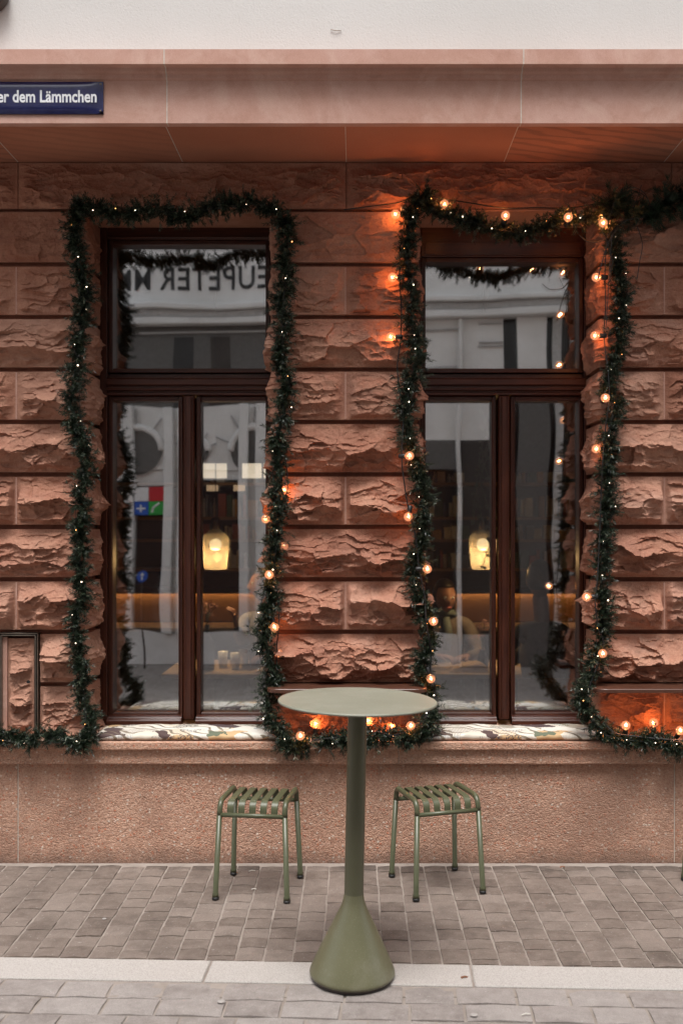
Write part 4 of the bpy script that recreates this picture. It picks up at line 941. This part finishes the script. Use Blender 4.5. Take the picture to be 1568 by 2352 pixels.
# tables
def cafe_table(x0, x1, label):
    d = 6.42; y0 = d - DW; z = .765
    e = empty('cafe_table', ((x0 + x1) / 2, y0 + .35, .02), 0, label, 'table', 'oak cafe tables inside'); hx = (x1 - x0) / 2
    boxobj('table_top', M['iwood'], e, -hx, hx, -.35, .35, z - .05, z - .02, .004)
    bm = bmesh.new(); lathe(bm, [(.03, 0.02), (.03, z - .05)], 16); obj('table_column', bm, M['darkmetal'], e, True)
    bm = bmesh.new(); lathe(bm, [(0, 0), (.22, 0), (.22, .015), (.03, .03)], 24); obj('table_foot', bm, M['darkmetal'], e, True)
    return e
cafe_table(IX(370, 6.42), IX(600, 6.42), 'oak cafe table behind the left window with bottle and glasses')
cafe_table(IX(1000, 6.42), IX(1232, 6.42), 'oak cafe table behind the right window with a paper bag')
def lathe_thing(name, prof, m, px, d, label, cat, z=.767, n=20):
    bm = bmesh.new(); lathe(bm, prof, n); return tag(obj(name, bm, m, None, True, (IX(px, d), d - DW, z)), label, cat)
lathe_thing('bottle', [(0, 0), (.045, .003), (.047, .02), (.047, .17), (.03, .21), (.016, .23), (.016, .30), (0, .30)], M['black'], 476, 6.6, 'dark bottle with flowers on the cafe table behind the left window', 'bottle')
for px, d in ((512, 6.7), (540, 6.62), (560, 6.8)): lathe_thing('drinking_glass', [(.0, .004), (.028, .004), (.034, .11), (.032, .11), (.027, .008)], M['bulb'] if False else M['china'], px, d, {512: 'small white tumbler nearest the dark bottle on the left cafe table', 540: 'small white tumbler at the near edge of the left cafe table', 560: 'small white tumbler furthest back on the left cafe table'}[px], 'tumbler')
def sprig(px, d, z, h, label, seed, n=26, m='petal', leafs=.016, spread=.06):
    q = random.Random(seed); e = empty('flower_sprig', (IX(px, d), d - DW, z), 0, label, 'flowers')
    bm = bmesh.new(); bl = bmesh.new()
    for i in range(n):
        a_ = q.uniform(0, 6.28); r_ = spread * q.uniform(.2, 1); top = Vector((r_ * math.cos(a_), r_ * math.sin(a_), h * q.uniform(.45, 1)))
        tube(bm, [(0, 0, 0), (top.x * .3, top.y * .3, top.z * .6), top], .0012, 3)
        for _ in range(4):
            c = top + Vector([q.uniform(-.012, .012) for _ in range(3)]); u = Vector([q.uniform(-1, 1) for _ in range(3)]).normalized() * leafs * .6; v = u.orthogonal().normalized() * leafs * .35
            bl.faces.new([bl.verts.new(c + w_) for w_ in (-u, v, u, -v)])
    obj('stems', bm, M['leafp'], e); o = obj('blossoms', bl, M[m], e); o['kind'] = 'stuff'
sprig(476, 6.6, 1.06, .16, 'dried flowers in the bottle behind the left window', 4)
lathe_thing('vase', [(0, 0), (.035, 0), (.04, .06), (.02, .12), (.022, .13), (0, .13)], M['darkmetal'], 1108, 6.62, 'small dark vase on the cafe table under the right pendant lamp', 'vase')
sprig(1108, 6.62, .89, .20, 'dried flowers in the vase behind the right window', 6)
# trailing plant beside the right lamp
pl = empty('hanging_plant', (IX(1118, 6.6), 6.6 - DW, 2.5), 0, 'trailing pale leaved plant hanging beside the right pendant lamp', 'plant')
bm = bmesh.new(); bl = bmesh.new(); q = random.Random(9)
for k in range(4):
    pts = [Vector((.02 * k - .04 + .05 * math.sin(z * 7 + k), .02 * k, -z)) for z in np.linspace(-.05, .75 + .1 * k, 14)]; tube(bm, pts, .003, 4)
    for p in pts[1:]:
        for _ in range(2):
            u = Vector((q.uniform(-1, 1), q.uniform(-.4, .4), q.uniform(-1, .2))).normalized() * q.uniform(.02, .04); v = u.cross(Vector((0, 1, 0))).normalized() * .014; bl.faces.new([bl.verts.new(p + w_) for w_ in (Vector((0, 0, 0)), u * .5 + v, u, u * .5 - v)])
obj('stems', bm, M['leafp'], pl); obj('leaves', bl, M['leafp'], pl)
bm = bmesh.new(); lathe(bm, [(0, .05), (.07, .06), (.09, .18), (.08, .18), (0, .16)], 24); obj('pot', bm, M['china'], pl, True)
bm = bmesh.new(); tube(bm, [(0, 0, .16), (0, 0, 1.3)], .002, 4); obj('hanger', bm, M['black'], pl)
# paper bag
bm = bmesh.new(); bmesh.ops.create_grid(bm, x_segments=14, y_segments=10, size=1)
for v in bm.verts:
    x, y = v.co.x, v.co.y; v.co = Vector((x * .13, y * .085, .075 * (1 - x * x) ** .5 * (1 - y * y) ** .35 * (.75 + .25 * x) + .012 * (float(fbm(np.array([x * 3 + 5]), np.array([y * 4]), 2)[0]) - .5)))
bmesh.ops.solidify(bm, geom=bm.faces[:], thickness=-.002)
tag(obj('paper_bag', bm, M['paperbag'], None, loc=(IX(1075, 6.55), 6.55 - DW, .768)), 'crumpled brown paper bag lying on the cafe table', 'bag')

# ------------------------------------------------------------------ people
def skin_mesh(name, verts, edges, radii, m, parent, root=0, sub=2):
    me = bpy.data.meshes.new(name); me.from_pydata([tuple(v) for v in verts], edges, []); o = link(name, me, None, parent)
    o.modifiers.new('s', 'SKIN'); sk = me.skin_vertices[0].data
    for i, r_ in enumerate(radii): sk[i].radius = (r_, r_) if not isinstance(r_, tuple) else r_; sk[i].use_root = (i == root)
    o.modifiers.new('d', 'SUBSURF').levels = sub; o.modifiers['d'].render_levels = sub
    dg = bpy.context.evaluated_depsgraph_get(); ev = o.evaluated_get(dg); nm = bpy.data.meshes.new_from_object(ev); o.modifiers.clear(); o.data = nm
    nm.materials.clear(); nm.materials.append(m); nm.polygons.foreach_set('use_smooth', [True] * len(nm.polygons)); return o
def head(parent, c, yaw, tilt, hairlong, glasses=False):
    # c = centre of the head; face looks to -Y before yaw
    Mx = Matrix.Translation(c) @ Matrix.Rotation(yaw, 4, 'Z') @ Matrix.Rotation(tilt, 4, 'X')
    bm = bmesh.new(); bmesh.ops.create_uvsphere(bm, u_segments=36, v_segments=26, radius=1)
    for v in bm.verts:
        x, y, z = v.co; k = 1 - .30 * max(0, -z) ** 1.6
        X = x * .074 * k; Y = y * (.094 - .010 * max(0, -z)); Z = z * .112
        if y < 0:
            f = max(0, 1 - (x / .5) ** 2)
            nose = math.exp(-((x / .16) ** 2)) * math.exp(-(((z + .20) / .20) ** 2)); bridge = math.exp(-((x / .12) ** 2)) * math.exp(-(((z - .05) / .2) ** 2))
            sock = sum(math.exp(-(((x - s * .36) / .17) ** 2) - (((z - .07) / .13) ** 2)) for s in (-1, 1))
            lips = math.exp(-((x / .26) ** 2)) * (math.exp(-(((z + .48) / .05) ** 2)) + math.exp(-(((z + .60) / .06) ** 2))); chin = math.exp(-((x / .25) ** 2) - (((z + .9) / .16) ** 2)); brow = math.exp(-((x / .5) ** 2) - (((z - .27) / .08) ** 2))
            Y -= .024 * nose + .008 * bridge - .010 * sock + .005 * lips + .010 * chin + .004 * brow
        v.co = Mx @ Vector((X, Y, Z))
    h = obj('head', bm, M['skin'], parent, True)
    bm = bmesh.new()
    for s in (-1, 1):
        mt = Mx @ Matrix.Translation((s * .027, -.079, .008)); bmesh.ops.create_uvsphere(bm, u_segments=12, v_segments=8, radius=.012, matrix=mt)
    obj('eyes', bm, M['china'], h, True)
    bm = bmesh.new()
    for s in (-1, 1): bmesh.ops.create_uvsphere(bm, u_segments=10, v_segments=6, radius=.0062, matrix=Mx @ Matrix.Translation((s * .027, -.0865, .008)))
    obj('irises', bm, M['hair'], h, True)
    bm = bmesh.new()
    bmesh.ops.create_uvsphere(bm, u_segments=14, v_segments=8, radius=1, matrix=Mx @ Matrix.Translation((0, -.088, -.060)) @ Matrix.Diagonal((.023, .008, .008, 1)))
    obj('mouth', bm, plain('lips', (.40, .10, .08), .4), h, True)
    bm = bmesh.new()
    for s in (-1, 1): bmesh.ops.create_uvsphere(bm, u_segments=12, v_segments=8, radius=1, matrix=Mx @ Matrix.Translation((s * .074, .006, -.004)) @ Matrix.Diagonal((.010, .020, .030, 1)))
    obj('ears', bm, M['skin'], h, True)
    bm = bmesh.new(); bmesh.ops.create_uvsphere(bm, u_segments=36, v_segments=26, radius=1)
    for v in list(bm.verts):
        x, y, z = v.co
        X, Y, Z = x * .084, y * .106 + .010, z * .122 + .012
        if y < -.15 and z < .52: X *= .95; Y = max(Y, -.02 if z > -.2 else .0)
        if z < 0: Z = z * (.24 if hairlong else .09) + .012; X *= 1.0 + .12 * (-z if hairlong else 0)
        X += .004 * math.sin(34 * x + 9 * z); v.co = Mx @ Vector((X, Y, Z))
    obj('hair', bm, M['hair'], h, True)
    if glasses:
        bm = bmesh.new()
        for s in (-1, 1): tube(bm, [Mx @ Vector((s * .030 + .022 * math.cos(t), -.104, .004 + .019 * math.sin(t))) for t in np.linspace(0, 6.283, 17)], .0014, 5, False)
        tube(bm, [Mx @ Vector((-.008, -.105, .008)), Mx @ Vector((.008, -.105, .008))], .0014, 5)
        for s in (-1, 1): tube(bm, [Mx @ Vector((s * .052, -.104, .008)), Mx @ Vector((s * .078, .0, .010))], .0013, 5)
        obj('glasses', bm, M['brass'], h)
    return h
def hand(parent, w, d, up, side, m=None, curl=.5, s=1.0):
    # wrist w, direction of the fingers d, palm normal up, thumb side
    d = Vector(d).normalized(); n = Vector(up); n = (n - d * n.dot(d)).normalized(); t = d.cross(n) * side
    V = [w - d * .02, w + d * .012, w + d * .045 * s, w + d * .075 * s]; E = [(0, 1), (1, 2), (2, 3)]; Rr = [.022, (.026, .017), (.036, .015), (.036, .013)]
    o = skin_mesh('hand', V, E, Rr, m or M['skin'], parent, 1, 2)
    for k, (off, ln) in enumerate(((.028, .068), (.010, .078), (-.009, .072), (-.026, .056))):
        b = w + d * .070 * s + t * off; a1 = curl * .9; pts = [b - d * .02]
        ang = 0; p = b; pts.append(p)
        for j in range(3):
            ang += a1; dd = d * math.cos(ang) - n * math.sin(ang); p = p + dd * ln * (.42, .33, .25)[j] * s; pts.append(p)
        skin_mesh('finger', pts, [(i, i + 1) for i in range(4)], [.0085, .0088, .0082, .0075, .0058], m or M['skin'], o, 1, 1)
    b = w + d * .022 + t * .024; skin_mesh('thumb', [b - t * .012, b + t * .016 + d * .010, b + t * .030 + d * .034 - n * .01, b + t * .030 + d * .058 - n * .018], [(0, 1), (1, 2), (2, 3)], [.012, .0115, .0100, .0075], m or M['skin'], o, 1, 1)
    return o
def person(label, hip, neck, headc, yaw, tilt, arms, top, hairlong, glasses=False, scarf=False, facing=-1):
    e = empty('person', (hip[0], hip[1], .02), 0, label, 'person'); inv = -Vector(e.location)
    hp, nk = Vector(hip) + inv, Vector(neck) + inv; ch = hp.lerp(nk, .68); wa = hp.lerp(nk, .35); f = facing
    sL, sR = nk + Vector((-.165, 0, -.075)), nk + Vector((.165, 0, -.075))
    V = [hp, wa, ch, nk + Vector((0, 0, -.06)), sL, sR]; E = [(0, 1), (1, 2), (2, 3), (3, 4), (3, 5)]; Rr = [(.165, .12), (.135, .105), (.165, .115), (.085, .075), .062, .062]
    for s_, arm in ((4, arms[0]), (5, arms[1])):
        el, wr = Vector(arm[0]) + inv, Vector(arm[1]) + inv; b = len(V); V += [el, el.lerp(wr, .88)]; E += [(s_, b), (b, b + 1)]; Rr += [.046, .034]
    body = skin_mesh('jacket', V, E, Rr, top, e)
    skin_mesh('neck', [nk + Vector((0, 0, -.07)), nk, Vector(headc) + inv + Vector((0, .015, -.05))], [(0, 1), (1, 2)], [.058, .052, .052], M['skin'], e, 1, 2)
    # seated legs
    V = [hp + Vector((0, 0, -.02)), hp + Vector((-.10, 0, -.05)), hp + Vector((-.12, f * .42, .0)), hp + Vector((-.12, f * .40, -.43)), hp + Vector((-.12, f * .52, -.46)), hp + Vector((.10, 0, -.05)), hp + Vector((.12, f * .42, .0)), hp + Vector((.12, f * .40, -.43)), hp + Vector((.12, f * .52, -.46))]
    skin_mesh('trousers', V, [(0, 1), (1, 2), (2, 3), (3, 4), (0, 5), (5, 6), (6, 7), (7, 8)], [.13, .095, .065, .045, .035, .095, .065, .045, .035], M['trouser'], e)
    h = head(e, Vector(headc) + inv, yaw, tilt, hairlong, glasses)
    for arm, sd_ in ((arms[0], 1), (arms[1], -1)):
        hand(e, Vector(arm[1]) + inv, arm[2], arm[3], sd_, curl=arm[4])
    if scarf:
        bm = bmesh.new(); tube(bm, [nk + Vector((.075 * math.cos(t), .065 * math.sin(t), -.005 - .02 * math.sin(t))) for t in np.linspace(0, 6.283, 20)], .028, 8, False)
        tube(bm, [nk + Vector((.01, f * .08, -.02)), nk + Vector((.02, f * .125, -.12)), nk + Vector((.01, f * .135, -.24))], [.026, .032, .024], 8); obj('scarf', bm, M['scarf'], e, True)
    return e
def chair(x, y, f, label):
    e = empty('cafe_chair', (x, y, .02), 0, label, 'chair', 'cafe chairs')
    boxobj('seat', M['iwarm'], e, -.2, .2, -.2, .2, .42, .44, .006); boxobj('backrest', M['iwarm'], e, -.2, .2, f * .19 - .01, f * .19 + .01, .62, .80, .004)
    for sx_ in (-1, 1):
        for sy_ in (-1, 1):
            bm = bmesh.new(); tube(bm, [(sx_ * .18, sy_ * .18, 0), (sx_ * .18, sy_ * .18, .80 if sy_ == f else .42)], .012, 8); obj('leg', bm, M['darkmetal'], e)
wd = 6.98; wy = wd - DW; wx = IX(1020, wd)
person('seated woman with glasses, beige coat and patterned scarf behind the right window', (wx - .02, wy + .12, .52), (wx, wy + .05, 1.10), (wx + .005, wy - .0, IZ(1372, wd)), R(14), R(4),
       (((wx - .20, wy - .10, .84), (wx - .06, wy - .30, .845), (.8, -.5, .0), (0, 0, 1), .5), ((wx + .24, wy - .10, .84), (wx + .12, wy - .32, .845), (-.7, -.6, 0), (0, 0, 1), .6)), M['coat'], True, True, True)
chair(wx - .02, wy + .14, 1, 'cafe chair under the woman in the beige coat')
bd = 6.12; by_ = bd - DW; bx = IX(1240, bd)
person('person with dark hair and pale grey jumper seen from behind through the right window', (bx + .02, by_ - .05, .52), (bx + .01, by_, 1.14), (bx, by_ + .02, IZ(1335, bd)), R(172), R(6),
       (((bx + .26, by_ + .10, .86), (bx + .16, by_ + .36, .86), (-.6, .7, 0), (0, 0, 1), .4), ((bx - .22, by_ + .10, .86), (bx - .16, by_ + .36, .86), (.5, .8, 0), (0, 0, 1), .4)), M['blouse'], False, facing=1)
chair(bx + .02, by_ - .06, -1, 'cafe chair under the person in the grey jumper')
md = 6.85; my = md - DW; mx_ = IX(606, md)
person('person in a cream shirt in profile with one hand raised behind the left window', (mx_ + .03, my + .05, .52), (mx_ + .02, my + .02, 1.14), (mx_, my, IZ(1342, md)), R(-78), R(0),
       (((mx_ - .14, my - .12, .93), (IX(548, md), my - .16, 1.06), (-.12, 0, 1), (1, -.3, 0), .55), ((mx_ + .22, my - .12, .86), (mx_ + .05, my - .28, .86), (-.7, -.5, 0), (0, 0, 1), .5)), M['shirt'], False)
chair(mx_ + .03, my + .06, 1, 'cafe chair under the person with the raised hand')

# ------------------------------------------------------------------ the other side of the street (seen mirrored in the panes)
OY = -6.36; OL = 12.34
opp = empty('opposite_building', (0, OY, 0), R(6), 'white rendered building across the street, seen only mirrored in the window panes', 'building')
def OX(px): return (px - CX) * OL / FPX
def OZ(py): return EYE - (py - CY) * OL / FPX
def ob(name, m, x0, x1, z0, z1, out=0.0, th=.06, bev=0.0):      # px pairs -> metres; out = metres proud of the wall towards the street
    return boxobj(name, M[m], opp, OX(x0), OX(x1), -.25, out, OZ(z1), OZ(z0), bev)
ob('upper_wall', 'owhite', -900, 2400, 100 - 200, 690)
ob('cornice', 'owhite', -900, 2400, 692, 704, .16, bev=.01); ob('cornice', 'ogrey', -900, 2400, 705, 722, .09, bev=.01); ob('cornice', 'owhite', -900, 2400, 723, 738, .13, bev=.01)
ob('dark_fascia', 'omid', -900, 705, 739, 925, -.04)
for a_, b_, m_ in ((200, 262, 'odark'), (385, 430, 'odark'), (470, 520, 'obrown'), (640, 690, 'odark')): ob('fascia_opening', m_, a_, b_, 765, 925, -.036)
for y in (752, 900): ob('ledge', 'ogrey', -900, 705, y, y + 4, .0)
ob('door_surround', 'owhite', -900, 705, 926, 1075, -.03)
ob('lower_wall', 'owhite', -900, 705, 1454, 1530, .0); ob('wall_panel', 'owhite', -900, 705, 1076, 1453, -.06)
for i, x in enumerate((272, 365, 400, 545, 585, 150, 60)):
    ob('pilaster', 'owhite', x, x + (22 if i != 2 else 12), 926, 1453, .07, bev=.01)
ob('door', 'odark', 298, 362, 1112, 1452, -.02); ob('shop_window', 'odark', 428, 542, 1100, 1452, -.02); ob('shop_window', 'odark', 180, 262, 1100, 1452, -.02)
def arch(cxp, r, py):
    bm = bmesh.new(); tube(bm, [(OX(cxp) + r * math.cos(t), .0, OZ(py) + r * math.sin(t)) for t in np.linspace(0, math.pi, 20)], .045, 8); obj('arch', bm, M['owhite'], opp, True)
    bm = bmesh.new()
    for t in np.linspace(.35, math.pi - .35, 5): tube(bm, [(OX(cxp) + r * 1.05 * math.cos(t), .0, OZ(py) + r * 1.05 * math.sin(t)), (OX(cxp) + r * 1.75 * math.cos(t), .0, OZ(py) + r * 1.75 * math.sin(t))], .013, 5)
    obj('arch_bar', bm, M['ogrey'], opp)
    bm = bmesh.new(); lathe(bm, [(0, 0), (r, 0), (r, .01), (0, .01)], 32); o = obj('fanlight', bm, M['omid'], opp); o.rotation_euler = (R(-90), 0, 0); o.location = (OX(cxp), -.012, OZ(py))
arch(300, .30, 1030); arch(580, .30, 1030); arch(440, .16, 1030)
# right hand part: light panels between dark gaps
ob('panel_wall', 'owhite', 706, 1156, 739, 1010, -.02); ob('panel_wall', 'owhite', 1186, 1250, 739, 930, .0); ob('panel_wall', 'omid', 1186, 1250, 931, 1530, -.01); ob('gap', 'odark', 1157, 1185, 739, 1530, -.12); ob('gap', 'odark', 1251, 1262, 739, 1530, -.12); ob('panel_wall', 'ogrey', 1263, 1282, 739, 1530, -.04); ob('glazing', 'odark', 1283, 2400, 739, 1530, -.10)
ob('pilaster', 'owhite', 1050, 1060, 739, 1530, .06, bev=.01); ob('ledge', 'ogrey', 706, 1049, 760, 764, .02); ob('ledge', 'ogrey', 706, 1049, 845, 850, .03)
for y in (750, 790, 798): ob('ledge', 'ogrey', 1098, 1155, y, y + 3, .01)
ob('lower_wall', 'omid', 706, 1049, 1011, 1080, -.01); ob('shop_window', 'odark', 706, 1046, 1081, 1452, -.05); ob('panel_wall', 'obrown', 1061, 1156, 1011, 1452, -.03); ob('lower_wall', 'owhite', 706, 1049, 1453, 1530, .0); ob('lower_wall', 'ogrey', 1061, 1156, 1453, 1530, .0)
for x in (1300, 1360, 1450): ob('pilaster', 'ogrey', x, x + 8, 739, 1530, .0)
t_ = text('lettering', 'EUPETER MM', M['oletter'], opp, (OX(612), .004, OZ(634)), (R(90), 0, R(180)), .40, .80, .004, .012, 'LEFT', 1.10)
def flat(name, m, x0, x1, z0, z1, out=.06): return ob(name, m, x0, x1, z0, z1, out)
sgn = empty('shop_sign', (0, 0, 0), 0, 'four coloured sign squares hung over the door across the street', 'sign')
sgn.rotation_euler = (0, 0, R(6)); sgn.location = (0, OY, 0)
for (x0, x1, z0, z1, m) in ((330, 365, 1115, 1148, 'pred'), (295, 329, 1115, 1148, 'pwhite'), (330, 365, 1149, 1182, 'pgreen'), (295, 329, 1149, 1182, 'pblue')):
    boxobj('sign_square', M[m], sgn, OX(x0), OX(x1), .02, .045, OZ(z1), OZ(z0))
bm = bmesh.new(); box(bm, OX(300), OX(322), .046, .05, OZ(1168), OZ(1164)); box(bm, OX(309), OX(313), .046, .05, OZ(1175), OZ(1157)); obj('sign_mark', bm, M['pwhite'], sgn)
bm = bmesh.new(); tube(bm, [(OX(338), .048, OZ(1176)), (OX(341), .048, OZ(1164)), (OX(355), .048, OZ(1153))], .014, 5); obj('sign_mark', bm, M['pwhite'], sgn)
ar = empty('arrow_sign', (OX(335), OY + .12, OZ(1320)), 0, 'round blue road sign with a white arrow across the street', 'sign')
bm = bmesh.new(); lathe(bm, [(0, 0), (.07, 0), (.07, .006), (0, .006)], 32); o = obj('sign_disc', bm, M['pblue'], ar); o.rotation_euler = (R(-90), 0, 0)
bm = bmesh.new(); box(bm, -.008, .008, .007, .010, -.045, .03)
f_ = [bm.verts.new(p) for p in ((-.03, .009, .012), (.03, .009, .012), (0, .009, .05))]; bm.faces.new(f_); obj('arrow', bm, M['pwhite'], ar)
bm = bmesh.new(); tube(bm, [(0, -.02, -OZ(1320)), (0, -.02, .05)], .012, 8); obj('post', bm, M['darkmetal'], ar)
hl = empty('hanging_sign', (OX(270), OY + .25, OZ(690)), 0, 'bright blue hanging shop sign on the far side of the street', 'sign')
bm = bmesh.new(); lathe(bm, [(0, -.22), (.05, -.2), (.09, -.1), (.09, .1), (.03, .2), (0, .22)], 20); obj('sign_body', bm, M['pcyan'], hl, True)
bm = bmesh.new(); tube(bm, [(0, -.3, .2), (0, 0, .24), (0, 0, .2)], .01, 6); obj('sign_bracket', bm, M['darkmetal'], hl)
# roof line of the far side, ends of the street
boxobj('eaves', M['owhite'], opp, OX(-900), OX(2400), -.3, .25, OZ(-100) + .002, OZ(-100) + .2, .02)
boxobj('rear_wall', M['owhite'], opp, OX(-900), OX(2400), -4, -.26, 0, OZ(-100))
